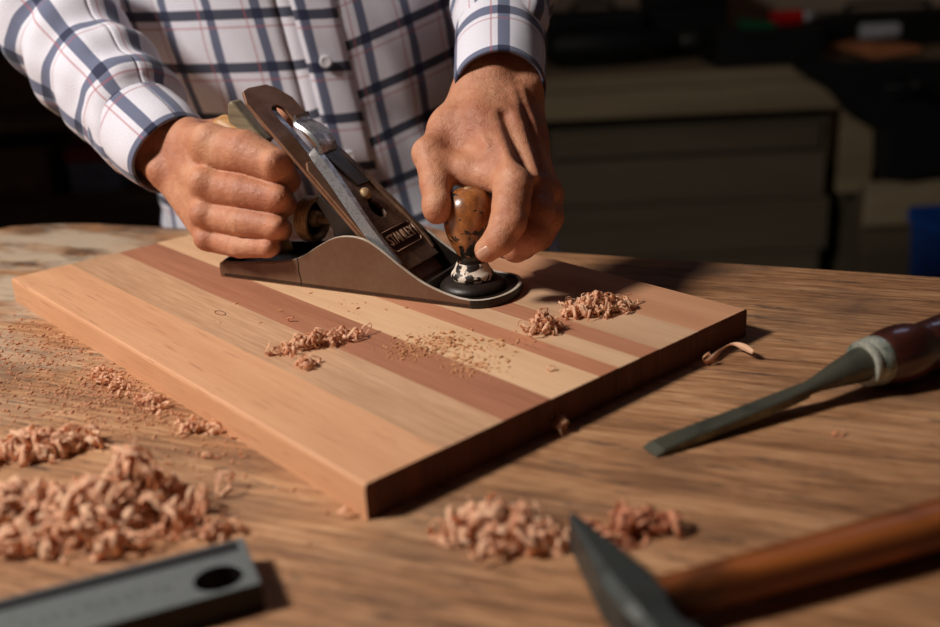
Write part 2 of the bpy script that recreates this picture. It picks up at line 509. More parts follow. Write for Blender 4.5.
blade_out = [(2, 6), (2, 56), (172, 55), (183, 47), (187.5, 40), (188, 20), (186, 13), (176, 7)]
slot = rrect(118, 169, 23.5, 37.5, 6.9)
bl = link('blade', slotted(blade_out, slot, .5, 3.0), M['iron'], plane, smooth=False); bevel(bl, .0005, 2, 50)
cb = mesh('chipbreaker', *slab([(5, 6.5), (5, 55.5), (112, 55), (118, 50), (118, 12), (112, 7)], 3.1, 5.2), M['iron'], plane, smooth=False); fix_normals(cb); bevel(cb, .0006, 2, 50)
cb['label'] = 'brown chipbreaker plate lying on the blade'
# curved nose of the chipbreaker
# lever cap
capo = [(14, 8), (14, 54), (30, 55), (52, 55), (72, 51), (96, 46), (116, 43), (124, 40), (124, 22), (116, 19), (96, 16), (72, 11.5), (52, 8), (30, 7)]
keyhole = [(56, 31), (58, 35.5), (63, 37.5), (68, 36), (71, 33.4), (78, 33), (80, 31), (78, 29), (71, 28.6), (68, 26), (63, 24.5), (58, 26.5)]
cp = link('lever_cap', slotted(capo, keyhole, 8, 11.5), M['cap'], plane, smooth=False); bevel(cp, .0008, 2, 50)
# bright raised flanges along both long edges of the cap
def flange(side):
    pts = [(20, 9), (30, 8), (52, 9), (72, 12.5), (96, 17.5), (116, 20.5), (123, 23)]
    if side > 0: pts = [(s, 62 - y) for s, y in pts]
    pts = spline(pts, 4)
    V = []; n = len(pts)
    for i, (s, y) in enumerate(pts):
        w = 2.0 + 4.2 * i / n
        a = y - w * .5 * 1; b = y + w * .5
        hi = 12.2 + 1.6 * math.sin(PI * i / (n - 1))
        V += [fr(s, a - .8, 5.6), fr(s, a, hi), fr(s, b, hi + .2), fr(s, b + .4, 5.6)]
    F = []
    for i in range(n - 1):
        for k in range(4):
            F.append((i * 4 + k, i * 4 + (k + 1) % 4, (i + 1) * 4 + (k + 1) % 4, (i + 1) * 4 + k))
    F += [(0, 1, 2, 3), tuple((n - 1) * 4 + k for k in (3, 2, 1, 0))]
    return V, F
for sd in (-1, 1):
    o = mesh('cap_flange', *flange(sd), M['chrome'] if sd < 0 else M['cap'], cp, smooth=True); fix_normals(o); autosmooth(o, 40)
    if sd < 0: o['label'] = 'bright chrome edge of the lever cap'
# black worn patch plate of the cam seat
o = mesh('cam_seat', *slab([(84, 30), (84, 49), (118, 44), (125, 41), (125, 24), (118, 22)], 11.4, 13.2), M['japan'], cp, smooth=False); fix_normals(o); bevel(o, .0006, 2)
# cam lever: a curled chrome tongue
path = spline([(116, 14.5), (122, 17.5), (130, 18.5), (138, 16.5), (145, 14), (149, 17)], 5)
V = []; n = len(path)
for i, (s, h) in enumerate(path):
    w = 8 + 3.2 * math.sin(PI * min(1, i / (n - 1) * .75 + .2))
    th = 2.4 if i < n - 3 else 1.6
    V += [fr(s, 30 - w, h - th), fr(s, 30 - w * .9, h), fr(s, 30, h + 1.3), fr(s, 30 + w * .9, h), fr(s, 30 + w, h - th), fr(s, 30, h - th * .7)]
F = []
for i in range(n - 1):
    for k in range(6):
        F.append((i * 6 + k, i * 6 + (k + 1) % 6, (i + 1) * 6 + (k + 1) % 6, (i + 1) * 6 + k))
F += [tuple(range(6)), tuple((n - 1) * 6 + k for k in range(6))[::-1]]
o = mesh('cam_lever', V, F, M['chrome'], plane); fix_normals(o); autosmooth(o, 50)
o['label'] = 'curled chrome cam lever'
# dark plate standing in for shade inside the keyhole, and the round cap screw
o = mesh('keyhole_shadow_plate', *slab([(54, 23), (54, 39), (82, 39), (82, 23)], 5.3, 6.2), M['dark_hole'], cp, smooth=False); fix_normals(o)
o.name = 'keyhole_shade'
V, F = lathe([(4.4, 0), (4.4, 2.6), (3.6, 3.8), (2, 4.5), (.2, 4.7)], 24)
V = [fr(77 + x, 31 + y, 10.8 + z) for x, y, z in V]
mesh('cap_screw', V, F, M['brass'], plane)
# lettering in a notched frame on the cap
lg = mesh('logo_field', *slab([(28, 13), (28, 49), (31, 51), (44, 51), (47, 49), (47, 13), (44, 11), (31, 11)], 11.4, 11.9), M['logo_field'], cp, smooth=False)
fix_normals(lg); lg['label'] = 'dark worn rectangle with raised lettering'
fpts = [(29, 14), (29, 48), (32, 50), (43, 50), (46, 48), (46, 14), (43, 12), (32, 12)]
fp = [fr(s, y, 12.0) for s, y in fpts]
mesh('logo_frame', *merge(*[tube([fp[i], fp[(i + 1) % 8]], .00035, 6) for i in range(8)]), M['logo'], lg)
cu = bpy.data.curves.new('lettering', 'FONT'); cu.body = 'STANLEY'; cu.size = .0112; cu.extrude = .0003; cu.align_x = 'CENTER'; cu.align_y = 'CENTER'; cu.space_character = 1.0
tob = bpy.data.objects.new('tmp_text', cu); COL.objects.link(tob)
dg = bpy.context.evaluated_depsgraph_get(); dg.update()
me = bpy.data.meshes.new_from_object(tob.evaluated_get(dg)); bpy.data.objects.remove(tob)
xs = [v_.co.x for v_ in me.vertices]; wd = (max(xs) - min(xs)) * 1000
for v_ in me.vertices:
    x, y, z = v_.co * 1000
    v_.co = Vector(fr(37.6 + y * 1.08, 31 + x * 33 / wd, 12.1 + z))
link('lettering', me, M['logo'], lg, smooth=False)
# adjusting wheel with its screw and fork
mesh('adjusting_wheel', *S(lathe([(5, -5.5), (15.2, -5.5), (16.6, -4.6), (16.6, -3), (15.7, -2.4), (16.6, -1.8), (16.6, -.2), (15.7, .4), (16.6, 1), (16.6, 2.6), (15.7, 3.2), (16.6, 3.8), (16.4, 5.2), (15, 5.6), (13.4, 5.4),
     (12.2, 2), (11.8, -1), (6.5, -1.4), (6, 5), (5, 6.2), (.5, 6.4)], 48, 'x', (63, 31, 42))), M['brass'], plane)
bw = mesh('wheel_recess', *S(lathe([(6.2, -.8), (12.1, -.8), (12.3, 1.0), (6.2, 1.0)], 40, 'x', (63, 31, 42))), M['dark_hole'], plane)
mesh('wheel_screw', *S(lathe([(3, 0), (3, 26)], 16, 'x', (66, 31, 42))), M['brass'], plane)
# lateral adjusting lever behind the blade
mesh('lateral_lever', *slab([(96, 28), (96, 34), (166, 33), (172, 38), (176, 36), (168, 28)], -1.8, -.2), M['chrome'], plane, smooth=False)
# front knob
kz = [(13.6, 10.3), (14.6, 12), (14.4, 14.5), (12.6, 17), (11.4, 19.5), (10.2, 22.5), (9.6, 25.5), (10.3, 29), (12.8, 34), (15.6, 40), (17.2, 46.5), (17.7, 53.5), (17.1, 60), (15, 65.6), (11.8, 69.6), (8, 72), (4, 73), (.3, 73.1)]
kb = [p for p in kz if p[1] <= 22.5]; kt = [p for p in kz if p[1] >= 22.5]
kobj = mesh('knob', *[q for q in S(lathe(spline(kt, 3), 48, 'z', (0, 0, 0)))], M['knob'], plane); kobj.location = (KX * mm, 31 * mm, 0)
kf = mesh('knob_foot', *S(lathe(spline(kb, 3), 48, 'z', (KX, 31, 0))), M['knob_foot'], kobj); kf.location = (-KX * mm, -31 * mm, 0)
kf['label'] = 'chipped white and black foot of the knob'
ks = mesh('knob_screw', *S(lathe([(3.0, 72.4), (3.0, 73.2), (2.4, 73.6), (.3, 73.7)], 24, 'z')), M['brass'], kobj)
# tote (rear handle): curved outline with rounded section
tp = spline([(22, 12), (20, 30), (26, 50), (24, 68), (12, 86), (-2, 100), (-13, 110)], 5)     # centre line from foot to horn
tr = spline([(17, 12), (15, 11.5), (13.5, 12), (14, 12), (15, 12), (13.5, 10.5), (7, 7.5)], 5)   # half depth along x, half width across y
V = []; n = len(tp); sg = 20
for i in range(n):
    a = tp[max(i - 1, 0)]; b = tp[min(i + 1, n - 1)]
    t = Vector((b[0] - a[0], b[1] - a[1])).normalized(); nn = Vector((t.y, -t.x))
    for k in range(sg):
        an = 2 * PI * k / sg
        ca, sa = math.cos(an), math.sin(an)
        ca = math.copysign(abs(ca) ** .8, ca); sa = math.copysign(abs(sa) ** .8, sa)
        V.append(((tp[i][0] + nn.x * ca * tr[i][0]) * mm, (31 + sa * tr[i][1]) * mm, (tp[i][1] + nn.y * ca * tr[i][0]) * mm))
F = [(i * sg + k, i * sg + (k + 1) % sg, (i + 1) * sg + (k + 1) % sg, (i + 1) * sg + k) for i in range(n - 1) for k in range(sg)]
F += [tuple(range(sg))[::-1], tuple((n - 1) * sg + k for k in range(sg))]
tote = mesh('tote', V, F, M['tote_edge'], plane); fix_normals(tote); tote['label'] = 'wooden rear handle gripped by the fist'
# grey worn horn of the tote rising behind the blade
o = mesh('tote_horn', *S(prism([(2, 103), (14, 95), (26, 92), (32, 98), (22, 109), (13, 119), (6, 127), (2, 125), (0, 114)], 25, 37, 'xz')), M['tote'], tote, smooth=False)
fix_normals(o); bevel(o, .003, 3); o['label'] = 'greyish worn horn of the handle'

# ------------------------------------------------------------------ shavings
def shaving_mat(name, a, b):
    t = NT(name)
    f = t.noise(t.mapping(), 120, 4, .6)
    c = t.ramp(f, [(.3, b), (.7, a)])
    t.done(c, .62, 0.0, t.bump(t.noise(t.mapping(), 700, 3), .3, .0004))
    tr = t.n('ShaderNodeBsdfTranslucent'); t.put(tr.inputs[0], c)
    mx = t.n('ShaderNodeMixShader'); mx.inputs[0].default_value = .38
    t.t.links.new(t.b.outputs[0], mx.inputs[1]); t.t.links.new(tr.outputs[0], mx.inputs[2])
    t.t.links.new(mx.outputs[0], t.t.nodes['Material Output'].inputs['Surface'])
    return t.m
M['shave'] = shaving_mat('pink_wood_shavings', sr(255, 220, 184), sr(244, 186, 146))
M['shave_red'] = shaving_mat('reddish_wood_shavings', sr(246, 186, 146), sr(220, 144, 106))
M['dust'] = shaving_mat('sawdust_crumbs', sr(236, 184, 144), sr(208, 148, 110))
M['dust_board'] = shaving_mat('pale_sawdust_crumbs', sr(244, 196, 146), sr(206, 144, 96))

def ribbon(c, r0, turns, w, rng, zmin, th=.00022, seg=None, grow=.5, flat=0.0):
    """one curled shaving: spiral strip of width w with ragged edges"""
    n = seg or max(9, int(turns * 15))
    ax = Vector((rng.gauss(0, 1), rng.gauss(0, 1), rng.gauss(0, .6))).normalized()
    e1 = ax.orthogonal().normalized(); e2 = ax.cross(e1)
    drift = rng.uniform(-.8, .8) * w
    ph = rng.uniform(0, 2 * PI); k1 = rng.uniform(2, 5)
    V = []
    for i in range(n + 1):
        t = i / n
        a = ph + t * turns * 2 * PI
        r = r0 * (1 - grow * t) * (1 + .22 * math.sin(k1 * a))
        p = Vector(c) + (e1 * math.cos(a) + e2 * math.sin(a)) * r + ax * drift * t
        out = (e1 * math.cos(a) + e2 * math.sin(a))
        ww = w * (.55 + .45 * math.sin(PI * min(1, t * 1.15 + .08))) * rng.uniform(.75, 1.1)
        tw = ax * math.cos(.3 * math.sin(a * 1.7)) + out * math.sin(.5 * math.sin(a * 1.7 + ph))
        for s, o in ((-1, 0), (1, 0), (1, th), (-1, th)):
            q = p + tw * (s * ww * .5) + out * o
            if q.z < zmin + .0002: q.z = zmin + .0002 + o * .5 + abs(q.z - zmin) * .02
            V.append(q)
    F = []
    for i in range(n):
        for k in range(4):
            F.append((i * 4 + k, i * 4 + (k + 1) % 4, (i + 1) * 4 + (k + 1) % 4, (i + 1) * 4 + k))
    F += [(3, 2, 1, 0), tuple(n * 4 + k for k in range(4))]
    return V, F

def pile(name, c, rx, ry, h, n, mat, seed, rr=(.003, .007), ww=(.0015, .005), rot=0.0, zmin=None, turns=(.5, 1.9), th=.00014, power=.6):
    rng = random.Random(seed)
    zmin = c[2] if zmin is None else zmin
    parts = []
    for _ in range(n):
        a = rng.uniform(0, 2 * PI); q = abs(rng.gauss(0, .52)) if rng.random() < .8 else rng.uniform(.7, 1.45)
        x, y = rx * q * math.cos(a), ry * q * math.sin(a)
        top = h * 1.15 * max(0, 1 - q ** 2) * rng.uniform(.1, 1) * (.65 + .5 * noise.noise(Vector((x * 90, y * 90, seed))))
        x, y = x * math.cos(rot) - y * math.sin(rot), x * math.sin(rot) + y * math.cos(rot)
        r = rng.uniform(*rr)
        parts.append(ribbon((c[0] + x, c[1] + y, zmin + min(r * .7, h * .5) + top), r, rng.uniform(*turns), rng.uniform(*ww) * 1.5, rng, zmin, th))
    v, f = merge(*parts)
    # the object's origin sits at the foot of the pile
    o = mesh(name, [(p[0] - c[0], p[1] - c[1], p[2] - zmin) for p in v], f, mat)
    o.location = (c[0], c[1], zmin)
    return o

def crumbs(name, pts, mat, seed, smin=.0006, smax=.0022, z=0.0):
    """flat little chips and dust grains lying on the surface; pts: list of (x, y, spread, count)"""
    rng = random.Random(seed); parts = []
    for x, y, sp, n in pts:
        for _ in range(n):
            cx, cy = x + rng.gauss(0, sp), y + rng.gauss(0, sp)
            bx, by = cx * .7552 + cy * .6555, -cx * .6555 + cy * .7552
            if z == 0 and -.002 < bx < .303 and -.002 < by < .462: continue      # nothing lies under the board
            if z > 0 and not (.002 < bx < .298 and .002 < by < .456): continue
            s = smin + (smax - smin) * rng.random() ** 3
            a = rng.uniform(0, PI)
            l, w, h = s * rng.uniform(1, 2.6), s * rng.uniform(.5, 1), s * rng.uniform(.25, .6)
            tz = rng.uniform(-.3, .3) * s
            V = []
            for sxx, syy, szz in ((-1, -1, 0), (1, -1, 0), (.8, 1, 0), (-.9, .8, 0), (-.8, -.8, 1), (.9, -.6, 1), (.6, .8, 1), (-.6, .9, 1)):
                lx, ly = sxx * l * .5, syy * w * .5
                V.append((cx + lx * math.cos(a) - ly * math.sin(a), cy + lx * math.sin(a) + ly * math.cos(a), z + szz * h + max(0, tz * sxx)))
            parts.append((V, [(0, 3, 2, 1), (4, 5, 6, 7), (0, 1, 5, 4), (1, 2, 6, 5), (2, 3, 7, 6), (3, 0, 4, 7)]))
    v, f = merge(*parts)
    return mesh(name, v, f, mat, smooth=False)

def stuff(o, label):  
    return tag(o, label, 'wood shavings', kind='stuff')

stuff(pile('shavings_heap', (-0.1225, 0.0082, 0.0000), .034, .020, .013, 330, M['shave'], 1, (0.0034, 0.0100), (0.0010, 0.0036), .2), 'large heap of curled pink shavings in the left foreground above the steel bar')
tall = pile('shavings_curls', (-0.1107, 0.0201, 0.0000), .012, .010, .024, 60, M['shave'], 21, (0.0046, 0.0112), (0.0010, 0.0030), 0)
stuff(tall, 'tall curls rising at the right end of the left foreground heap')
stuff(pile('shavings_heap', (-0.1611, 0.0119, 0.0000), .030, .018, .012, 240, M['shave'], 31, (0.0034, 0.0088), (0.0010, 0.0036), .2), 'pink shavings at the far left edge of the photo above the steel bar')
stuff(pile('shavings_heap', (-0.1835, 0.0861, 0.0000), .026, .011, .007, 150, M['shave'], 2, (0.0023, 0.0075), (0.0010, 0.0036), .1), 'flat scatter of pink shavings behind the large left heap')
stuff(pile('shavings_clump', (-0.0419, 0.1715, 0.0185), .024, .006, .006, 110, M['shave'], 4, (0.0017, 0.0056), (0.0005, 0.0018), .45, turns=(.4, 1.2)), 'ragged clump of pink shavings on the middle of the board left of the sawdust')
stuff(pile('shavings_clump', (-0.0440, 0.1410, 0.0185), .004, .007, .003, 24, M['shave'], 41, (0.0017, 0.0050), (0.0005, 0.0018), .2, turns=(.4, 1)), 'short tail of shavings hanging below the ragged clump on the board')
stuff(pile('shavings_curl_bunch', (0.0957, 0.1766, 0.0185), .009, .007, .009, 90, M['shave'], 5, (0.0017, 0.0050), (0.0005, 0.0021)), 'small orange-pink bunch of curls on the board in front of the knob')
stuff(pile('shavings_curl_bunch', (0.1321, 0.2048, 0.0185), .017, .009, .0105, 240, M['shave'], 6, (0.0017, 0.0052), (0.0006, 0.0021), .1), 'crumpled bunch of curls on the board right of the plane')
stuff(pile('shavings_heap', (0.0582, -0.0184, 0.0000), .018, .012, .009, 190, M['shave'], 7, (0.0023, 0.0075), (0.0010, 0.0030)), 'clump of pink shavings on the bench left of the hammer peen')
stuff(pile('shavings_heap', (0.0785, -0.0273, 0.0000), .010, .006, .005, 50, M['shave'], 71, (0.0023, 0.0063), (0.0010, 0.0030)), 'low shavings touching the tip of the hammer peen on its left')
stuff(pile('shavings_heap', (0.1152, -0.0215, 0.0000), .016, .009, .007, 55, M['shave_red'], 8, (0.0023, 0.0075), (0.0010, 0.0030)), 'reddish curls on the bench right of the hammer peen')
stuff(pile('shavings_clump', (0.0954, 0.0796, 0.0000), .006, .003, .005, 10, M['shave'], 9, (0.0023, 0.0050), (0.0005, 0.0018)), 'tiny shaving clump against the dark front edge of the board')
stuff(pile('shavings_clump', (-0.1706, 0.1714, 0.0000), .022, .006, .004, 120, M['shave'], 10, (0.0011, 0.0037), (0.0005, 0.0018), -.9, turns=(.3, 1)), 'crumbly shavings along the left front edge of the board')
stuff(pile('shavings_clump', (-0.1382, 0.1389, 0.0000), .016, .005, .003, 80, M['shave'], 11, (0.0011, 0.0037), (0.0005, 0.0018), -.9, turns=(.3, 1)), 'shavings below the middle of the left front board edge')
stuff(pile('shavings_clump', (-0.1026, 0.1026, 0.0000), .014, .006, .003, 44, M['shave'], 12, (0.0023, 0.0050), (0.0010, 0.0024), -.6, turns=(.3, .9)), 'loose shavings beside the board edge above the left heap')
stuff(pile('shavings_clump', (-0.0683, -0.0063, 0.0000), .010, .005, .004, 34, M['shave'], 14, (0.0023, 0.0050), (0.0010, 0.0024), .2, turns=(.3, .9)), 'pink flakes just behind the end of the steel bar')

tag(crumbs('sawdust', [(-0.2260, 0.2357) + (.035, 1300), (-0.1719, 0.1716) + (.018, 900), (-0.2550, 0.2581) + (.03, 600), (-0.1362, 0.1320) + (.02, 700), (-0.1960, 0.1530) + (.03, 700), (-0.0948, 0.0785) + (.02, 200), (-0.0631, 0.0244) + (.04, 120)],
           M['dust'], 3, .0003, .0019), 'pinkish sawdust scattered over the bench left of the board', 'sawdust', kind='stuff')
tag(crumbs('sawdust', [(0.0326, 0.1627) + (.012, 420), (0.0500, 0.1299) + (.009, 200), (0.0147, 0.1573) + (.009, 160), (0.0684, 0.1576) + (.010, 60), (-0.0829, 0.2417) + (.02, 16), (-0.0281, 0.2333) + (.015, 20)],
           M['dust_board'], 5, .0005, .0018, T), 'fine sawdust crumbs sprinkled on the board in front of the plane', 'sawdust', kind='stuff')
# countable single chips
def flake(px, s, rot, label, mat='shave', z=0.0, seed=0, curl=.9):
    rng = random.Random(seed)
    v, f = ribbon((0, 0, s * .55), s, curl, s * .9, rng, 0.0, .0003, 9, .35)
    o = mesh('wood_chip', v, f, M[mat]); o.location = (px[0], px[1], z); o.rotation_euler.z = rot
    return tag(o, label, 'wood chip', 'single wood chips')
flake((0.2350, 0.0566), .0026, .3, 'lone reddish chip on the bench below the chisel ferrule', 'shave_red', 0, 3)
flake((0.0949, 0.1154), .0024, 1.1, 'single small chip near the front edge of the board', 'shave', T, 5)
flake((-0.0882, 0.0700), .0030, .2, 'single pale chip on the bench between the board and the heap', 'shave', 0, 8)
flake((-0.0643, 0.2161), .0024, .2, 'tiny chip on the reddish strip near the plane crack', 'shave', T, 18, .5)
flake((-0.0694, 0.0701), .0030, .9, 'small flat chip beside the lower left board edge', 'shave', 0, 28, .5)
flake((-0.0108, 0.0040), .0035, .9, 'pink flake under the near corner of the board', 'shave', 0, 38, .5)
flake((-0.0353, 0.1889), .0020, .5, 'tiny chip just above the ragged clump on the board', 'shave', T, 48, .5)
# the single curled shaving by the right edge of the board
cs = [(0.2195, 0.1559, 0.0060), (0.2164, 0.1643, 0.0060), (0.2115, 0.1711, 0.0055), (0.2039, 0.1677, 0.0040), (0.1968, 0.1585, 0.0030), (0.1910, 0.1539, 0.0020), (0.1883, 0.1509, 0.0060), (0.1926, 0.1541, 0.0070), (0.1940, 0.1519, 0.0040)]
cs = spline(cs, 5)
V = []; n = len(cs)
for i, p in enumerate(cs):
    p = Vector(p); t = (Vector(cs[min(i + 1, n - 1)]) - Vector(cs[max(i - 1, 0)])).normalized()
    s = t.cross(Vector((0, 0, 1))).normalized(); u = (s * .35 + Vector((0, 0, 1)) * .9).normalized(); nn = t.cross(u)
    w = .0013 + .0007 * math.sin(i * .37)
    V += [p - u * w + nn * .0003, p + u * w + nn * .0003, p + u * w - nn * .0003, p - u * w - nn * .0003]
F = [(i * 4 + k, i * 4 + (k + 1) % 4, (i + 1) * 4 + (k + 1) % 4, (i + 1) * 4 + k) for i in range(n - 1) for k in range(4)]
zl = min(q.z for q in V)
o = mesh('curled_shaving', [(q[0], q[1], q[2] - zl + .0002) for q in V], F, M['shave']); fix_normals(o)
tag(o, 'long hooked shaving lying on the bench beside the right edge of the board', 'wood shaving')

# ------------------------------------------------------------------ chisel (own axis x from the cutting edge towards the handle)
ch = empty('chisel', (.1375, .0490, 0), R(24.3))
tag(ch, 'wood chisel with dark red varnished handle and thick steel blade, right side of the bench', 'chisel')
CZ = .0165
def loft(sections, closed=True):
    """sections: list of rings with equal counts"""
    n = len(sections[0]); V = [p for s in sections for p in s]
    F = [(i * n + k, i * n + (k + 1) % n, (i + 1) * n + (k + 1) % n, (i + 1) * n + k) for i in range(len(sections) - 1) for k in range(n)]
    F += [tuple(range(n))[::-1], tuple((len(sections) - 1) * n + k for k in range(n))]
    return V, F
secs = []
for x, w, zb, zt in ((0, .0062, .0006, .0012), (.005, .0062, .0006, .0036), (.02, .006, .0012, .0056), (.05, .0056, .0032, .0082), (.085, .005, .0058, .0118), (.100, .0042, .0078, .0136)):
    c = .0007
    secs.append([(x, -w, zb), (x, w, zb), (x, w, zt - c), (x, w - c * 1.5, zt), (x, -w + c * 1.5, zt), (x, -w, zt - c)])
o = mesh('blade', *loft(secs), M['chisel_steel'], ch, smooth=False); fix_normals(o); bevel(o, .0003, 2)
def ring(x, ry, rz, z, n=24, pw=1.0):
    return [(x, ry * math.copysign(abs(math.cos(a)) ** pw, math.cos(a)), z + rz * math.copysign(abs(math.sin(a)) ** pw, math.sin(a))) for a in [2 * PI * k / n for k in range(n)]]
o = mesh('tang_socket', *loft([ring(.088, .0040, .0030, .0092, 24, .7), ring(.100, .0044, .0034, .0108), ring(.108, .0050, .0042, .0124), ring(.122, .0074, .0068, .0146), ring(.138, .0098, .0096, CZ), ring(.141, .0102, .0102, CZ)]), M['chisel_steel'], ch)
fix_normals(o); autosmooth(o, 60)
o = mesh('ferrule', *lathe([(.0100, 0), (.0124, .0004), (.0130, .0016), (.0130, .0034), (.0124, .0044), (.0134, .0060), (.0140, .0105), (.0138, .0120), (.011, .0122)], 40, 'x', (.1395, 0, CZ)), M['ferrule'], ch)
fix_normals(o); autosmooth(o, 40)
hp = [(.0128, 0), (.0146, .003), (.0160, .009), (.0166, .016), (.0163, .023), (.0150, .029), (.0143, .032), (.0139, .0332), (.0143, .0344), (.0140, .0356), (.0144, .0368), (.0150, .044), (.0160, .056), (.0165, .070), (.0160, .085), (.0150, .098), (.0142, .108), (.0120, .1125), (.006, .1145), (.0004, .115)]
o = mesh('handle', *lathe(spline(hp, 3), 48, 'x', (.1510, 0, CZ)), M['chisel_handle'], ch); fix_normals(o)

# ------------------------------------------------------------------ hammer
HA = R(18.2)
hm = empty('hammer', (.1070, -.0885, 0), HA)
tag(hm, 'cross peen hammer with dark steel head and amber wooden handle in the right foreground', 'hammer')
# head runs along the local y axis, peen towards +y
HZ = .0118
hsec = []
for y, hw, hh, dz in ((.0585, .0006, .0085, 0), (.056, .0016, .0088, 0), (.045, .0038, .0096, 0), (.030, .0068, .0108, 0), (.016, .0092, .0116, 0), (.010, .0108, .0120, 0), (-.010, .0112, .0122, 0), (-.016, .0088, .0100, 0), (-.024, .0090, .0102, 0), (-.030, .0115, .0120, 0), (-.044, .0118, .0122, 0), (-.046, .0108, .0112, 0)):
    c = min(hw, hh) * .35; hw *= .92; y = min(y, .0565); hh *= .94
    hsec.append([(-hw, y, HZ - hh + c), (-hw + c, y, HZ - hh), (hw - c, y, HZ - hh), (hw, y, HZ - hh + c), (hw, y, HZ + hh - c), (hw - c, y, HZ + hh), (-hw + c, y, HZ + hh), (-hw, y, HZ + hh - c)])
o = mesh('head', *loft(hsec), M['hammer_steel'], hm, smooth=False); fix_normals(o); bevel(o, .0008, 2, 25); o['label'] = 'dark steel head with a pointed peen'
hs = []
for x, a, b in ((-.004, .0050, .0070), (.012, .0062, .0088), (.020, .0066, .0086), (.06, .0078, .0084), (.12, .0088, .0090), (.18, .0100, .0096), (.235, .0108, .0104), (.25, .0100, .0098), (.256, .006, .006)):
    hs.append(ring(x, a + .001, b, HZ, 24, .85))
o = mesh('handle', *loft(hs), M['hammer_handle'], hm); fix_normals(o); autosmooth(o, 60)

# ------------------------------------------------------------------ steel bar with a hole
BR = math.atan2(.37, .93)
bar = empty('steel_bar', (-.0429, -.0450, 0), BR)
tag(bar, 'flat grey steel bar with a round hole near its end, lower left corner', 'steel bar')
bm = bmesh.new()
outer = [(0, -.0183), (0, .0183), (-.16, .0183), (-.16, -.0183)]
# slots open in the top face: hole and long groove
hole = [(-.0148 + .0096 * math.cos(a), -.0072 + .0086 * math.sin(a)) for a in np.linspace(0, 2 * PI, 33)[:-1]]
rings = []
for z in (0, .0125):
    rr = []
    for lp in (outer, hole):
        vs = [bm.verts.new((x, y, z)) for x, y in lp]
        rr.append((vs, [bm.edges.new((vs[i], vs[(i + 1) % len(vs)])) for i in range(len(vs))]))
    bmesh.ops.triangle_fill(bm, use_beauty=True, edges=rr[0][1] + rr[1][1]); rings.append(rr)
for (a, _), (b, _) in zip(*rings):
    for i in range(len(a)):
        j = (i + 1) % len(a); bm.faces.new((a[i], a[j], b[j], b[i]))
bmesh.ops.recalc_face_normals(bm, faces=bm.faces)
me = bpy.data.meshes.new('bar'); bm.to_mesh(me); bm.free()
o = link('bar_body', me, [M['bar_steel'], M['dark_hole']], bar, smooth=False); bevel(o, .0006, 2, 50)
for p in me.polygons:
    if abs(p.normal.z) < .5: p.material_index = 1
o = mesh('groove', *merge(box(-.16, -.0035, .0090, .0164, .0120, .01262)), M['black'], bar, smooth=False); o['label'] = 'black inlaid line along the far edge'
# worn illegible embossing
rng = random.Random(4); parts = []
for k in range(11):
    x = -.034 - k * .0052
    for _ in range(3):
        a, b = rng.uniform(-.0012, .0012), rng.uniform(-.002, .002)
        parts.append(box(x + a - .0007, x + a + .0007, -.004 + b - .0004, -.004 + b + .0004, .0124, .01264))
mesh('worn_stamping', *merge(*parts), plain('darker_steel_marks', sr(96, 100, 100), .5, .5), bar, smooth=False)

# ------------------------------------------------------------------ person: one continuous body grown from a distance field
def field(prims, lo, h, dims):
    lo = np.array(lo); F = np.full(dims, .03, np.float32)
    def region(pts, rmax, m):
        a = np.floor((pts.min(0) - rmax - m - lo) / h).astype(int); b = np.ceil((pts.max(0) + rmax + m - lo) / h).astype(int) + 1
        a = np.maximum(a, 0); b = np.minimum(b, dims)
        if (b <= a).any(): return None
        g = [lo[i] + h * np.arange(a[i], b[i], dtype=np.float32) for i in range(3)]
        return tuple(slice(a[i], b[i]) for i in range(3)), np.meshgrid(*g, indexing='ij')
    def cone(G, p, q, r0, r1):
        p = np.array(p); q = np.array(q); ab = q - p
        ap = [G[i] - p[i] for i in range(3)]
        t = np.clip((ap[0] * ab[0] + ap[1] * ab[1] + ap[2] * ab[2]) / max(ab @ ab, 1e-12), 0, 1)
        d = np.sqrt(sum((ap[i] - t * ab[i]) ** 2 for i in range(3)))
        return d - (r0 + (r1 - r0) * t)
    def smin(a, b, k):
        hh = np.maximum(k - np.abs(a - b), 0) / k
        return np.minimum(a, b) - hh * hh * k * .25
    for kind, pts, rs, k, ks in prims:
        P = np.array(pts, float); rs = [r * .001 for r in rs]; k *= .001; ks *= .001
        reg = region(P, max(rs), .03)
        if reg is None: continue
        sl, G = reg
        D = None
        if kind == 'ell':       # centre, radii (mm) as an axis-aligned ellipsoid
            q = [(G[i] - P[0][i]) / rs[i] for i in range(3)]
            L = np.sqrt(sum(x * x for x in q)); D = (L - 1) * min(rs)
        else:
            if len(P) == 1: D = cone(G, P[0], P[0], rs[0], rs[0])
            for i in range(len(P) - 1):
                d = cone(G, P[i], P[i + 1], rs[i], rs[i + 1])
                D = d if D is None else smin(D, d, ks)
        if kind == 'cut': F[sl] = -smin(-F[sl], D, k)
        else: F[sl] = smin(F[sl], D, k)
    return F

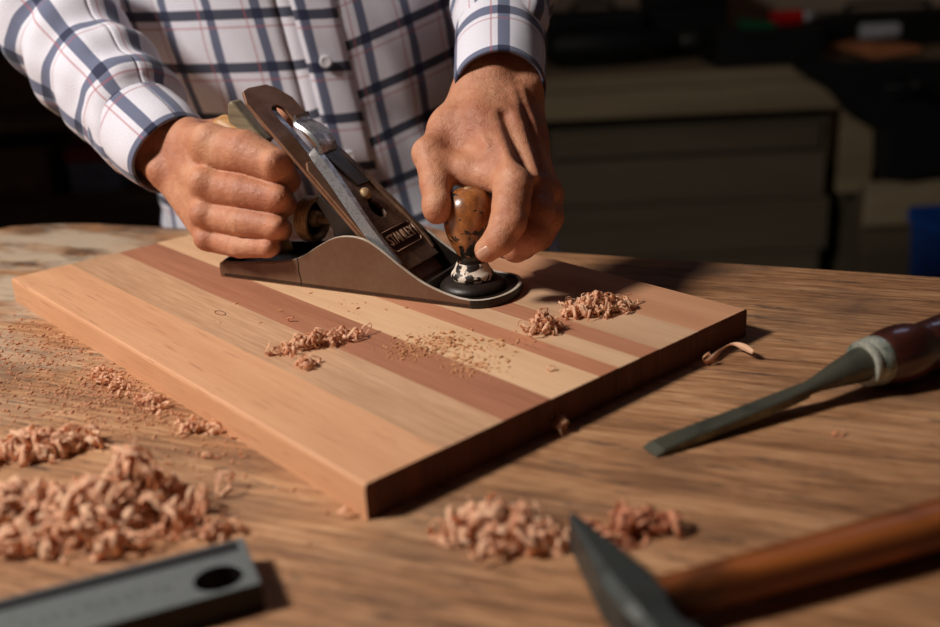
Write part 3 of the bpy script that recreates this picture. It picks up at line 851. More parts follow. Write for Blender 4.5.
CORN = [(0, 0, 0), (1, 0, 0), (0, 1, 0), (1, 1, 0), (0, 0, 1), (1, 0, 1), (0, 1, 1), (1, 1, 1)]
EDG = [(0, 1), (2, 3), (4, 5), (6, 7), (0, 2), (1, 3), (4, 6), (5, 7), (0, 4), (1, 5), (2, 6), (3, 7)]
def nets(F, lo, h):
    S_ = F < 0
    nx, ny, nz = F.shape
    cnt = sum(S_[a:nx - 1 + a, b:ny - 1 + b, c:nz - 1 + c].astype(np.int8) for a, b, c in CORN)
    act = (cnt > 0) & (cnt < 8)
    idx = np.argwhere(act)
    num = np.full(act.shape, -1, np.int64); num[act] = np.arange(len(idx))
    vals = [F[idx[:, 0] + a, idx[:, 1] + b, idx[:, 2] + c] for a, b, c in CORN]
    acc = np.zeros((len(idx), 3)); n = np.zeros(len(idx))
    C = np.array(CORN, float)
    for a, b in EDG:
        va, vb = vals[a], vals[b]; m = (va < 0) != (vb < 0)
        t = np.where(m, va / np.where(m, va - vb, 1), 0)
        acc += m[:, None] * (C[a] + t[:, None] * (C[b] - C[a])); n += m
    V = (idx + acc / n[:, None]) * h + np.array(lo)
    faces = []
    for ax in range(3):
        o1, o2 = [(1, 2), (2, 0), (0, 1)][ax]
        sl0 = [slice(None)] * 3; sl1 = [slice(None)] * 3
        sl0[ax] = slice(0, -1); sl1[ax] = slice(1, None)
        ch_ = S_[tuple(sl0)] != S_[tuple(sl1)]
        e = np.argwhere(ch_); e = e[(e[:, o1] > 0) & (e[:, o2] > 0)]
        e = e[(e[:, o1] < F.shape[o1] - 1) & (e[:, o2] < F.shape[o2] - 1)]
        def at(d1, d2):
            q = e.copy(); q[:, o1] -= d1; q[:, o2] -= d2
            return num[q[:, 0], q[:, 1], q[:, 2]]
        quad = np.stack([at(1, 1), at(0, 1), at(0, 0), at(1, 0)], 1)
        ins = S_[e[:, 0], e[:, 1], e[:, 2]]
        quad[~ins] = quad[~ins][:, ::-1]
        faces.append(quad)
    return V, np.concatenate(faces)

def lerp(a, b, t): return tuple(Vector(a).lerp(Vector(b), t))
# joints in world metres, radii in millimetres; kinds: c chain, ell ellipsoid, cut carve
WR1, WR2 = (-0.1567, 0.3680, 0.1132), (-0.1718, 0.3651, 0.0939)
ELB_R = (-.328, .560, .242)
FR = (-0.2154, 0.4192, 0.1364)
ARM_R = [('c', [(-.25, .67, .45), ELB_R], [44, 38], 10, 10), ('c', [ELB_R, FR], [41, 30], 12, 10),
         ('c', [FR, (-0.1803, 0.3840, 0.1161)], [30, 22], 12, 10)]
HAND_R = [
 ('c', [(-0.2047, 0.4071, 0.1267), WR1], [21, 16.5], 10, 8), ('c', [(-0.2106, 0.4044, 0.1196), WR2], [21, 16.5], 10, 8),
 ('c', [WR1, (-0.1315, 0.3373, 0.1139)], [16.5, 15], 9, 6), ('c', [(-0.1616, 0.3657, 0.1070), (-0.1351, 0.3277, 0.0881)], [16, 13.5], 8, 6),
 ('c', [(-0.1663, 0.3651, 0.0997), (-0.1383, 0.3251, 0.0664)], [15, 12], 8, 6), ('c', [WR2, (-0.1382, 0.3243, 0.0498)], [15, 10.5], 8, 6),
 ('c', [(-0.1526, 0.3745, 0.1048), (-0.1293, 0.3509, 0.0700)], [14, 14], 10, 6), ('c', [(-0.1496, 0.3691, 0.0903), (-0.1343, 0.3431, 0.0489)], [13, 10], 10, 6),
 # fingers round the near side of the handle
 ('c', [(-0.1296, 0.3348, 0.1128), (-0.1017, 0.3144, 0.1125), (-0.0781, 0.2986, 0.1045)], [16.5, 15.5, 12.2], 1.5, 1),
 ('c', [(-0.0781, 0.2986, 0.1045), (-0.0744, 0.3149, 0.0907), (-0.0859, 0.3312, 0.0831)], [12.0, 9.6, 8], 1.5, 2),
 ('c', [(-0.1347, 0.3253, 0.0871), (-0.1053, 0.3048, 0.0867), (-0.0796, 0.2929, 0.0831)], [13.2, 11.8, 10.8], 1.5, 1),
 ('c', [(-0.0803, 0.2929, 0.0831), (-0.0778, 0.3109, 0.0742), (-0.0896, 0.3262, 0.0695)], [10.6, 9, 7.6], 1.5, 2),
 ('c', [(-0.1371, 0.3228, 0.0661), (-0.1073, 0.3014, 0.0657), (-0.0819, 0.2890, 0.0640)], [11.8, 10.6, 9.4], 1.5, 1),
 ('c', [(-0.0826, 0.2890, 0.0641), (-0.0813, 0.3066, 0.0569), (-0.0949, 0.3202, 0.0532)], [9.2, 8, 7], 1.5, 2),
 ('c', [(-0.1371, 0.3218, 0.0489), (-0.1115, 0.3029, 0.0469), (-0.0892, 0.2917, 0.0483)], [10.2, 8.8, 7.6], 1.5, 1),
 ('c', [(-0.0899, 0.2917, 0.0483), (-0.0894, 0.3073, 0.0444), (-0.0976, 0.3193, 0.0421)], [7.6, 7, 6.2], 1.5, 2),
 # thumb on the far side of the handle
 ('c', [(-0.1483, 0.3771, 0.1118), (-0.1273, 0.3813, 0.1146), (-0.1029, 0.3759, 0.1173), (-0.0816, 0.3684, 0.1258)], [15, 12.5, 11, 9.5], 5, 5),
 # knuckle bumps
 ('c', [(-0.1304, 0.3271, 0.1209)], [11], 7, 1), ('c', [(-0.1353, 0.3157, 0.0930)], [9.5], 6, 1), ('c', [(-0.1388, 0.3137, 0.0701)], [8.5], 6, 1), ('c', [(-0.1397, 0.3148, 0.0503)], [7.5], 5, 1),
 ('c', [(-0.0788, 0.2900, 0.1098)], [6.2], 5, 1), ('c', [(-0.0759, 0.2842, 0.0857)], [6.2], 5, 1), ('c', [(-0.0790, 0.2812, 0.0660)], [5.4], 4, 1), ('c', [(-0.0881, 0.2857, 0.0493)], [4.2], 4, 1),
 # back of the hand: tendons, a vein, and the bony wrist
 ('c', [(-0.1513, 0.3446, 0.1106), (-0.1372, 0.3180, 0.0933)], [2.6, 2.6], 5, 3), ('c', [(-0.1550, 0.3445, 0.0959), (-0.1407, 0.3164, 0.0718)], [2.4, 2.4], 5, 3),
 ('c', [(-0.1577, 0.3498, 0.1159), (-0.1448, 0.3335, 0.1066), (-0.1433, 0.3260, 0.0948)], [2.0, 1.8, 1.6], 4, 3),
 ('c', [(-0.1763, 0.3518, 0.0954)], [8], 8, 1),
 # skin folds over the finger joints
 ('cut', [(-0.0789, 0.2847, 0.1130), (-0.0773, 0.2831, 0.1070)], [.5, .5], 1.2, 1), ('cut', [(-0.0755, 0.2847, 0.1128), (-0.0739, 0.2830, 0.1069)], [.5, .5], 1.2, 1),
 ('cut', [(-0.0760, 0.2793, 0.0897), (-0.0757, 0.2779, 0.0845)], [.5, .5], 1.2, 1), ('cut', [(-0.0734, 0.2803, 0.0894), (-0.0724, 0.2788, 0.0841)], [.5, .5], 1.2, 1),
]
WL1, WL2 = (0.0688, 0.3341, 0.1485), (0.0957, 0.3402, 0.1477)
ELB_L = (0.1024, 0.5727, 0.2546)
FL = (0.0856, 0.3917, 0.1803)
ARM_L = [('c', [(.085, .66, .45), ELB_L], [44, 38], 10, 10), ('c', [ELB_L, FL], [40, 28], 12, 10), ('c', [FL, (0.0834, 0.3603, 0.1616)], [28, 22], 12, 10)]
HAND_L = [
 ('c', [(0.0750, 0.3919, 0.1808), WL1], [20, 17], 10, 8), ('c', [(0.0979, 0.3946, 0.1794), WL2], [20, 17], 10, 8),
 # palm and back of the hand
 ('c', [WL1, (0.0668, 0.3019, 0.1248), (0.0834, 0.2573, 0.0965)], [17.5, 17, 13.5], 9, 8), ('c', [(0.0815, 0.3316, 0.1474), (0.0845, 0.2984, 0.1210), (0.0985, 0.2670, 0.0881)], [16, 15.5, 12.5], 9, 8),
 ('c', [(0.0925, 0.3365, 0.1462), (0.0950, 0.3037, 0.1125), (0.1075, 0.2806, 0.0760)], [15.5, 14.5, 12], 9, 8), ('c', [WL2, (0.0979, 0.3157, 0.1101), (0.1078, 0.2948, 0.0652)], [16.5, 14, 11], 9, 8),
 # ball of the thumb and thumb
 ('c', [(0.0596, 0.3303, 0.1382), (0.0458, 0.3096, 0.1225), (0.0306, 0.2876, 0.1093)], [15, 14, 11.2], 9, 8),
 ('c', [(0.0444, 0.3091, 0.1212), (0.0548, 0.2961, 0.1091), (0.0693, 0.2843, 0.1003)], [13, 12, 12], 9, 8),
 ('c', [(0.0306, 0.2876, 0.1093), (0.0334, 0.2647, 0.0935), (0.0334, 0.2487, 0.0790)], [11.6, 10.6, 8.9], 4, 3),
 ('c', [(0.0337, 0.2483, 0.0838)], [9.8], 4, 1),
 ('c', [(0.0274, 0.2849, 0.1107)], [8.5], 6, 1),
 # web between thumb and forefinger, arching over the knob
 ('c', [(0.0405, 0.2806, 0.1019), (0.0553, 0.2733, 0.0993), (0.0723, 0.2617, 0.0968)], [10, 10.5, 11], 7, 4),
 # forefinger
 ('c', [(0.0835, 0.2485, 0.0958), (0.0816, 0.2334, 0.0837), (0.0789, 0.2250, 0.0754)], [13, 12, 11.6], 4, 3),
 ('c', [(0.0789, 0.2250, 0.0754), (0.0732, 0.2204, 0.0658), (0.0646, 0.2229, 0.0582)], [11.4, 10, 8.2], 2.5, 3),
 ('c', [(0.0863, 0.2411, 0.0960)], [9], 7, 1), ('c', [(0.0825, 0.2201, 0.0766)], [6.5], 5, 1),
 # middle finger, ring finger, little finger round the far side
 ('c', [(0.1002, 0.2640, 0.0859), (0.1000, 0.2487, 0.0733), (0.0943, 0.2399, 0.0610), (0.0845, 0.2453, 0.0525), (0.0778, 0.2627, 0.0477)], [12, 10.8, 10.4, 9.4, 8], 2.6, 5),
 ('c', [(0.1081, 0.2801, 0.0746), (0.1081, 0.2671, 0.0653), (0.1015, 0.2651, 0.0542), (0.0900, 0.2723, 0.0449), (0.0809, 0.2845, 0.0432)], [11.4, 10, 9.5, 8.8, 7.6], 2.6, 5),
 ('c', [(0.1086, 0.2967, 0.0647), (0.1097, 0.2874, 0.0569), (0.1032, 0.2880, 0.0469), (0.0928, 0.2944, 0.0411)], [10.2, 8.4, 8, 7], 2.6, 5),
 ('c', [(0.1096, 0.2717, 0.0836)], [7.5], 7, 1), ('c', [(0.1128, 0.2849, 0.0789)], [7.5], 6, 1),
 # hollows between the tendons
 ('cut', [(0.0823, 0.2853, 0.1342), (0.0917, 0.2496, 0.1031)], [4, 3.4], 5, 2), ('cut', [(0.0979, 0.2948, 0.1360), (0.1041, 0.2657, 0.1003)], [4, 3.4], 5, 2),
 # tendons and veins
 ('c', [(0.0747, 0.3067, 0.1436), (0.0763, 0.2805, 0.1246), (0.0834, 0.2409, 0.1041)], [2.6, 2.8, 3.2], 4, 3), ('c', [(0.0888, 0.3099, 0.1451), (0.0920, 0.2842, 0.1231), (0.0996, 0.2525, 0.0981)], [2.8, 3.0, 2.8], 4, 3),
 ('c', [(0.0958, 0.3118, 0.1445), (0.1017, 0.2897, 0.1148), (0.1095, 0.2692, 0.0883)], [2.6, 2.8, 2.6], 4, 3),
 ('c', [(0.0915, 0.3107, 0.1428), (0.0841, 0.2946, 0.1340), (0.0866, 0.2848, 0.1246), (0.0940, 0.2695, 0.1122)], [1.9, 1.9, 1.9, 1.6], 2.6, 2),
 ('c', [(0.0465, 0.3014, 0.1349), (0.0575, 0.2951, 0.1353), (0.0637, 0.2847, 0.1272), (0.0761, 0.2780, 0.1237)], [1.9, 1.9, 1.9, 1.6], 2.6, 2),
 ('c', [(0.0637, 0.2847, 0.1272), (0.0694, 0.2669, 0.1167)], [1.5, 1.3], 3.2, 2),
 ('c', [(0.0782, 0.3267, 0.1573)], [10], 9, 1), ('c', [(0.1027, 0.3279, 0.1489)], [10], 8, 1),
]
# torso, neck, head, legs
def shift(*p): return p
TORSO = [
 ('ell', [(-.07, .70, .03)], [150, 104, 150], 30, 5), ('ell', [(-.10, .67, .28)], [165, 106, 175], 40, 5),
 ('c', [(-.27, .66, .45), (-.13, .62, .47), (.09, .65, .46)], [40, 60, 38], 30, 10),
 ('c', [(-.13, .61, .48), (-.145, .585, .60)], [56, 54], 24, 10),
 ('ell', [(-.155, .565, .72)], [76, 94, 98], 16, 5), ('ell', [(-.16, .515, .655)], [54, 52, 66], 22, 5),
 ('c', [(-.162, .470, .715), (-.163, .452, .682)], [7, 10], 7, 3), ('c', [(-.178, .458, .645), (-.146, .458, .645)], [6, 6], 4, 2), ('c', [(-.178, .460, .636), (-.146, .460, .636)], [6, 6], 4, 2),
 ('c', [(-.195, .472, .728), (-.13, .472, .728)], [8, 8], 10, 3), ('c', [(-.188, .474, .712)], [10], 3, 1), ('c', [(-.136, .474, .712)], [10], 3, 1),
 ('c', [(-.233, .57, .72), (-.237, .575, .69)], [11, 8], 5, 2), ('c', [(-.077, .57, .72), (-.073, .575, .69)], [11, 8], 5, 2),
 ('c', [(-.14, .70, -.06), (-.16, .71, -.45), (-.17, .75, -.82)], [92, 60, 42], 20, 10), ('c', [(.02, .70, -.06), (.05, .71, -.45), (.07, .75, -.82)], [92, 60, 42], 20, 10),
 ('c', [(-.17, .76, -.85), (-.18, .62, -.87)], [34, 24], 10, 10), ('c', [(.07, .76, -.85), (.065, .62, -.87)], [34, 24], 10, 10),
]
CUT_R = (-0.2028, 0.4058, 0.1260)
DIR_R = tuple(Vector(WR1) + Vector(WR2) - 2 * Vector(CUT_R))
CUT_L = (0.0848, 0.3803, 0.1726)
DIR_L = tuple(Vector(WL1) + Vector(WL2) - 2 * Vector(CUT_L))
BOX_R = ((-.25, .22, -.01), (-.02, .47, .20)); BOX_L = ((-.02, .14, -.0), (.16, .42, .26))
NAILS = [((0.0637, 0.2146, 0.0574), (-.1, -.85, -.30), (-.60, .10, -.45), .010, .011)]
# sleeves run from the shoulder to the wrist; path, radii, start direction, seed, uv offsets
SLEEVES = [
 ('right', [(-0.1903, 0.3932, 0.1181), (-0.2028, 0.4058, 0.1260), (-0.2160, 0.4218, 0.1376), (-0.2540, 0.4643, 0.1662), (-0.2995, 0.5202, 0.2107), (-.330, .562, .244), (-.300, .615, .35), (-.235, .665, .45), (-.12, .66, .47)],
  [.034, .0375, .0425, .0455, .050, .058, .064, .070, .074], (0, 0, 1), 3, .010, .045),
 ('left', [(0.0847, 0.3803, 0.1697), (0.0853, 0.3889, 0.1754), lerp(FL, ELB_L, .1), lerp(FL, ELB_L, .35), lerp(FL, ELB_L, .7), ELB_L, (.105, .60, .42), (.085, .655, .46), (0, .66, .46)],
  [.030, .0330, .0360, .042, .049, .056, .064, .070, .072], (1, 0, 0), 8, .012, .040),
]
CUFFS = [
 ([(-0.1681, 0.3702, 0.1019), (-0.1809, 0.3828, 0.1101), (-0.2077, 0.4091, 0.1265)], [(.0335, .0345), (.0360, .037), (.0370, .0375)], (0, 0, 1), .022),
 ([(0.0811, 0.3240, 0.1443), (0.0830, 0.3547, 0.1580), (0.0854, 0.3896, 0.1776)], [(.0318, .0330), (.0335, .034), (.0345, .0345)], (1, 0, 0), .0),
]

def surf(prims, lo, hi, h):
    dims = np.ceil((np.array(hi) - np.array(lo)) / h).astype(int)
    return nets(field(prims, lo, h, dims), lo, h)

def to_bm(V, F):
    me = bpy.data.meshes.new('tmp'); me.from_pydata(V.tolist(), [], F.tolist()); me.update()
    bm = bmesh.new(); bm.from_mesh(me); bpy.data.meshes.remove(me)
    return bm

def cut_keep(bm, co, no, near, rad):
    """cut open the surface near a wrist plane and drop the side the normal points to (only within rad of near)"""
    geom_f = [f for f in bm.faces if (f.calc_center_median() - Vector(near)).length < rad]
    gv = set(v for f in geom_f for v in f.verts); ge = set(e for f in geom_f for e in f.edges)
    bmesh.ops.bisect_plane(bm, geom=list(gv) + list(ge) + geom_f, plane_co=co, plane_no=no, dist=1e-6)

BODY = ARM_R + ARM_L + TORSO
ALL = BODY + HAND_R + HAND_L
bodybm = bmesh.new()
def limb_cut(prims, lo, hi, h, co, no, keep_positive):
    """surface of prims limited to one side of a plane (open at the plane)"""
    V, F = surf(prims, lo, hi, h)
    bm = to_bm(V, F)
    bmesh.ops.bisect_plane(bm, geom=bm.verts[:] + bm.edges[:] + bm.faces[:], plane_co=co, plane_no=no, dist=1e-7,
                           clear_outer=not keep_positive, clear_inner=keep_positive)
    return bm

def append(dst, src):
    me = bpy.data.meshes.new('tmp'); src.to_mesh(me); dst.from_mesh(me); bpy.data.meshes.remove(me); src.free()

# coarse body, opened at both forearms
V, F = surf(ALL, (-.55, .20, -.92), (.45, 1.0, .92), .0085)
big = to_bm(V, F)
for co, no in ((CUT_R, DIR_R), (CUT_L, DIR_L)):
    co = Vector(co); no = Vector(no).normalized()
    fs = [f for f in big.faces if (f.calc_center_median() - co).dot(no) > -.012 and (f.calc_center_median() - co).length < .26 and f.calc_center_median().y < co.y + .05]
    geom = set(fs) | set(e for f in fs for e in f.edges) | set(v_ for f in fs for v_ in f.verts)
    bmesh.ops.bisect_plane(big, geom=list(geom), plane_co=co, plane_no=no, dist=1e-7)
    dead = [f for f in big.faces if (f.calc_center_median() - co).dot(no) > 1e-5 and (f.calc_center_median() - co).length < .26 and f.calc_center_median().y < co.y + .05]
    bmesh.ops.delete(big, geom=dead, context='FACES')
append(bodybm, big)
for prims, lo, hi, co, no in ((HAND_R + ARM_R, BOX_R[0], BOX_R[1], CUT_R, DIR_R), (HAND_L + ARM_L, BOX_L[0], BOX_L[1], CUT_L, DIR_L)):
    hb = limb_cut(prims, lo, hi, .00125, co, no, True)
    # drop anything not joined to the hand
    append(bodybm, hb)
bodybm.edges.ensure_lookup_table()
for co, no in ((CUT_R, DIR_R), (CUT_L, DIR_L)):
    co = Vector(co); no = Vector(no).normalized()
    be = [e for e in bodybm.edges if e.is_boundary and abs((e.verts[0].co - co).dot(no)) < 1e-4 and (e.verts[0].co - co).length < .09]
    try: bmesh.ops.bridge_loops(bodybm, edges=be)
    except Exception as ex: print('bridge', ex)
for v_ in bodybm.verts: v_.co -= Vector((-.06, .66, -.9))
bodyme = bpy.data.meshes.new('person'); bodybm.to_mesh(bodyme); bodybm.free()
person = link('person', bodyme, M['skin'])
person.location = (-.06, .66, -.9)
sm = person.modifiers.new('smooth', 'SMOOTH'); sm.factor = .5; sm.iterations = 2
tag(person, 'person in a white and navy plaid shirt pushing the plane with both hands', 'person')
PINV = Matrix.Translation((.06, -.66, .9))
def worn(o, par=None):
    """clothing: vertices are given in world metres, parent is the body"""
    o.data.transform(PINV); o.parent = par or person
    return o

# fingernails
def nail(c, nrm, along, w, l, label=None):
    nrm = Vector(nrm).normalized(); al = Vector(along); al = (al - nrm * al.dot(nrm)).normalized(); sd = nrm.cross(al)
    V = []; n = 9
    for j in range(n):
        for i in range(n):
            a = (i / (n - 1) - .5) * 2; b = (j / (n - 1) - .5) * 2
            f_ = 1 - .18 * b * b * (1 if b > 0 else .6)
            V.append(Vector(c) + sd * a * w * f_ * .5 + al * b * l * .5 + nrm * (-a * a * w * .17 - max(0, b) ** 2 * l * .05))
    F = [(j * n + i, j * n + i + 1, (j + 1) * n + i + 1, (j + 1) * n + i) for j in range(n - 1) for i in range(n - 1)]
    o = mesh('fingernail', V, F, M['nail']); fix_normals(o)
    s = o.modifiers.new('s', 'SOLIDIFY'); s.thickness = .0005; s.offset = 0
    return worn(o)
for a in NAILS: nail(*a)

# ------------------------------------------------------------------ shirt
def garment_tube(path, rads, useg, ref, v0=0.0, u0=0.0, ripple=None, flat=None, startv=Vector((1, 0, 0)), closed_uv=True):
    """tube with metric UVs; ripple(i, t, a, p) -> radial offset"""
    P = [Vector(p) for p in path]; n = len(P)
    verts = []; uv = []; s_ = startv.copy(); L = v0
    for i, p in enumerate(P):
        if i: L += (P[i] - P[i - 1]).length
        t = (P[min(i + 1, n - 1)] - P[max(i - 1, 0)]).normalized()
        s_ = (s_ - t * s_.dot(t)).normalized(); b = t.cross(s_)
        rx, ry = rads[i] if isinstance(rads[i], tuple) else (rads[i], rads[i])
        for k in range(useg + 1):
            a = 2 * PI * k / useg
            d = s_ * math.cos(a) + b * math.sin(a)
            off = ripple(L, a, p, d) if ripple else 0
            verts.append(p + s_ * math.cos(a) * (rx + off) + b * math.sin(a) * (ry + off))
            uv.append((u0 + a * ref, L))
    F = []
    for i in range(n - 1):
        for k in range(useg):
            F.append((i * (useg + 1) + k, i * (useg + 1) + k + 1, (i + 1) * (useg + 1) + k + 1, (i + 1) * (useg + 1) + k))
    return verts, F, uv

def uvmesh(name, parts, mat, parent=None, thick=.0012):
    V, F, UV = [], [], []
    for v, f, u in parts:
        n = len(V); V += v; UV += u; F += [tuple(i + n for i in q) for q in f]
    o = mesh(name, V, F, mat)
    l = o.data.uv_layers.new(name='UVMap')
    for lo_ in o.data.loops: l.data[lo_.index].uv = UV[lo_.vertex_index]
    if thick:
        s = o.modifiers.new('cloth', 'SOLIDIFY'); s.thickness = thick; s.offset = -1
    return worn(o, parent)

def nz(p, s, seed=0.0):
    return noise.noise(Vector(p) * s + Vector((seed, seed * 1.3, seed * .7)))

# torso
rows = 90; tv = []; tuv = []; tf = []; TS = 150
for i in range(rows + 1):
    z = -.16 + .70 * i / rows
    k = (z + .16) / .70
    cx = -.070 - .11 * z - .04 * max(0, z) ; cy = .718 - .10 * max(0, z) - .06 * max(0, z - .25)
    a = .197 + .012 * math.sin(k * 3); b = .174 + .01 * math.sin(k * 4)
    a += .12 * max(0, .08 - z)
    if z > .40:
        q = (z - .40) / .14; q = min(1, q); sq = math.sqrt(max(0, 1 - q ** 2.2))
        a = .07 + (a - .07) * sq; b = .062 + (b - .062) * sq
    for j in range(TS + 1):
        an = 2 * PI * j / TS - PI / 2          # j = 0 at the front (towards -y)
        ca, sa = math.cos(an), math.sin(an)
        x = math.copysign(abs(ca) ** .97, ca) * a; y = math.copysign(abs(sa) ** .97, sa) * b
        p = Vector((cx + x, cy + y, z))
        nd = Vector((ca / a, sa / b, 0)).normalized()
        w = .0075 * nz((p.x * 1.0 + p.z * .7, p.y, p.z * .55), 13, 3) + .0035 * nz((p.x * 1.6 + p.z * 1.2, p.y, p.z * .6), 31, 7)
        w += .006 * math.sin(p.z * 44 + p.x * 26 + 3 * nz(p, 7, 5)) * max(0, nz(p, 6, 9) + .15)
        p = p + nd * w
        tv.append(p); tuv.append(((2 * PI * j / TS if j <= TS / 2 else 2 * PI * j / TS - 0) * .219, z - .34 * (max(0, p.x + .085) - .25 * max(0, p.x - .07) if p.y < cy else 0)))
for i in range(rows):
    for j in range(TS):
        tf.append((i * (TS + 1) + j, i * (TS + 1) + j + 1, (i + 1) * (TS + 1) + j + 1, (i + 1) * (TS + 1) + j))
shirt = uvmesh('shirt', [(tv, tf, tuv)], M['plaid_body'])
shirt['label'] = 'white shirt with navy and red plaid'
def torso_front(u, z, off=.003):
    """point on the shirt front nearest to the grid"""
    i = int(round((z + .16) / .70 * rows)); j = int(round(u / .219 / (2 * PI) * TS)) % TS
    p = tv[i * (TS + 1) + j]; q = tv[i * (TS + 1) + (j + 2) % TS]; r_ = tv[min(rows, i + 2) * (TS + 1) + j]
    n_ = (q - p).cross(r_ - p).normalized()
    if n_.y > 0: n_ = -n_
    return p + n_ * off, n_
# placket strip and its buttons
PV, PF, PU = [], [], []
zz = np.linspace(-.15, .38, 70)
for i, z in enumerate(zz):
    for j in range(7):
        u = (.030 + (j - 3) * .0064)
        fi = (z + .16) / .70 * rows; fj = (u / .219 / (2 * PI) * TS) % TS
        i0, j0 = int(fi), int(fj); di, dj = fi - i0, fj - j0
        g = lambda a_, b_: tv[min(rows, a_) * (TS + 1) + (b_ % TS)]
        p = (g(i0, j0) * (1 - dj) + g(i0, j0 + 1) * dj) * (1 - di) + (g(i0 + 1, j0) * (1 - dj) + g(i0 + 1, j0 + 1) * dj) * di
        _, n_ = torso_front(u, z)
        PV.append(p + n_ * (.0022 if 0 < j < 6 else .0012)); PU.append((u + .004, z + .003))
for i in range(len(zz) - 1):
    for j in range(6):
        PF.append((i * 7 + j, i * 7 + j + 1, (i + 1) * 7 + j + 1, (i + 1) * 7 + j))
plk = uvmesh('placket', [(PV, PF, PU)], M['plaid_body'], shirt, .0012)
for z in (-.02, .062, .148, .235, .32):
    p, n_ = torso_front(.030, z, .0042)
    bvv, bff = lathe([(.0052, 0), (.0056, .0008), (.0050, .0016), (.0040, .0013), (.0004, .0012)], 20)
    q = n_.to_track_quat('Z', 'Y').to_matrix().to_4x4(); q.translation = p
    o = mesh('button', [q @ Vector(x) for x in bvv], bff, M['button']); worn(o, plk)

# sleeves
def sleeve_ripple(seed, fold=.0105, Lc=.30):
    def f(L, a, p, d):
        w = .005 * nz((p + d * .04), 16, seed) + .0022 * nz(p + d * .05, 45, seed + 3)
        w += fold * .6 * math.sin(L * 125 + 1.6 * math.cos(a + seed) + 3 * nz(p, 9, seed + 1)) * (0.45 + nz(p + d * .05, 12, seed + 5))
        return w
    return f
def dens(pts, n):
    return spline(pts, n)
for name, pth, rd, st, sd, u0, v0 in SLEEVES:
    pp = dens(pth, 22); rr = [q[0] for q in dens([(r_, 0) for r_ in rd], 22)]
    g = garment_tube(pp, rr, 96, .042, v0, u0, sleeve_ripple(sd), startv=Vector(st))
    o = uvmesh('sleeve', [g], M['plaid_sleeve'], shirt)
for pth, rd, st, u0 in CUFFS:
    pp = dens(pth, 14); rr = [(q[0], q[1]) for q in dens(rd, 14)]
    g = garment_tube(pp, rr, 80, .040, 0.0, u0, lambda L, a, p, d: .0012 * nz(p + d * .04, 30, 2), startv=Vector(st))
    o = uvmesh('cuff', [g], M['plaid_cuff'], shirt, .0022)
# collar
g = garment_tube([(-.13, .60, .50), (-.135, .592, .545)], [(.074, .066), (.068, .062)], 60, .07, 0, 0, startv=Vector((1, 0, 0)))
uvmesh('collar', [g], M['plaid_cuff'], shirt, .002)

# trousers, shoes and hair (behind the bench or above the frame)
def sdf_part(name, prims, lo, hi, h, mat, par=None):
    V, F = surf(prims, lo, hi, h)
    return worn(mesh(name, V.tolist(), F.tolist(), mat), par)
sdf_part('trousers', [('c', [(-.14, .71, -.02), (-.15, .71, -.14), (-.16, .71, -.45), (-.17, .75, -.83)], [98, 100, 84, 68], 20, 10), ('c', [(.0, .71, -.02), (.0, .71, -.14), (.05, .71, -.45), (.07, .75, -.83)], [98, 100, 84, 68], 20, 10)],
         (-.4, .5, -.95), (.3, .95, .08), .01, M['trousers'])
for x in (-.175, .075):
    sdf_part('shoe', [('c', [(x, .76, -.86), (x - .01, .68, -.865), (x - .015, .60, -.87)], [42, 38, 30], 10, 10), ('c', [(x, .77, -.86), (x, .77, -.80)], [40, 44], 10, 10)], (x - .1, .5, -.9), (x + .1, .86, -.72), .006, M['shoe'])
sdf_part('hair', [('ell', [(-.155, .565, .735)], [83, 100, 92], 5, 5), ('cut', [(-.16, .40, .66)], [118], 20, 5), ('cut', [(-.15, .56, .55)], [105], 10, 5)], (-.3, .42, .55), (0, .72, .9), .005, M['hair'])

# ------------------------------------------------------------------ the room behind
M['wall'] = plain('grey_brown_plaster', sr(214, 190, 168), .9, 0, .12, 6)
M['floor'] = plain('concrete_floor', sr(92, 86, 80), .9, 0, .2, 5)
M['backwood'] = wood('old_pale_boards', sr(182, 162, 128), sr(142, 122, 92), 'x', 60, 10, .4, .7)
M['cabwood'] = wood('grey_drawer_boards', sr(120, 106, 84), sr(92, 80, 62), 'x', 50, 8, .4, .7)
def structure(o): o['kind'] = 'structure'; return o
structure(boxo('floor', (-3.2, 3.4, -2.0, 3.4, -1.0, -.9), M['floor']))
structure(boxo('wall_back', (-3.2, 3.4, 3.3, 3.4, -.9, 1.7), M['wall']))
structure(boxo('wall_left', (-3.3, -3.2, -2.0, 3.4, -.9, 1.7), M['wall']))
structure(boxo('wall_right', (3.4, 3.5, -2.0, 3.4, -.9, 1.7), M['wall']))
structure(boxo('ceiling', (-3.2, 3.4, -2.0, 3.4, 1.7, 1.8), M['wall']))
# rear workbench; own axes start at its left front top corner
BY = 2.5
rb = empty('rear_workbench', (.22, BY, -.9), R(-1.5)); tag(rb, 'old pale wooden workbench standing in the dark behind the person', 'workbench')
ZT = .90 - .155
boxo('worktop', (-.06, 1.9, 0, .65, ZT - .02, ZT + .02), M['backwood'], rb, .004)
boxo('front_rail', (0, 1.03, .0, .03, ZT - .10, ZT - .021), M['backwood'], rb, .003)
boxo('side_post', (.925, 1.02, .001, .03, ZT - .35, ZT - .101), M['backwood'], rb, .003)
for x in (.0, 1.78):
    for y in (.05, .56):
        boxo('leg', (x, x + .07, y, y + .07, 0, ZT - .021), M['backwood'], rb, .003)
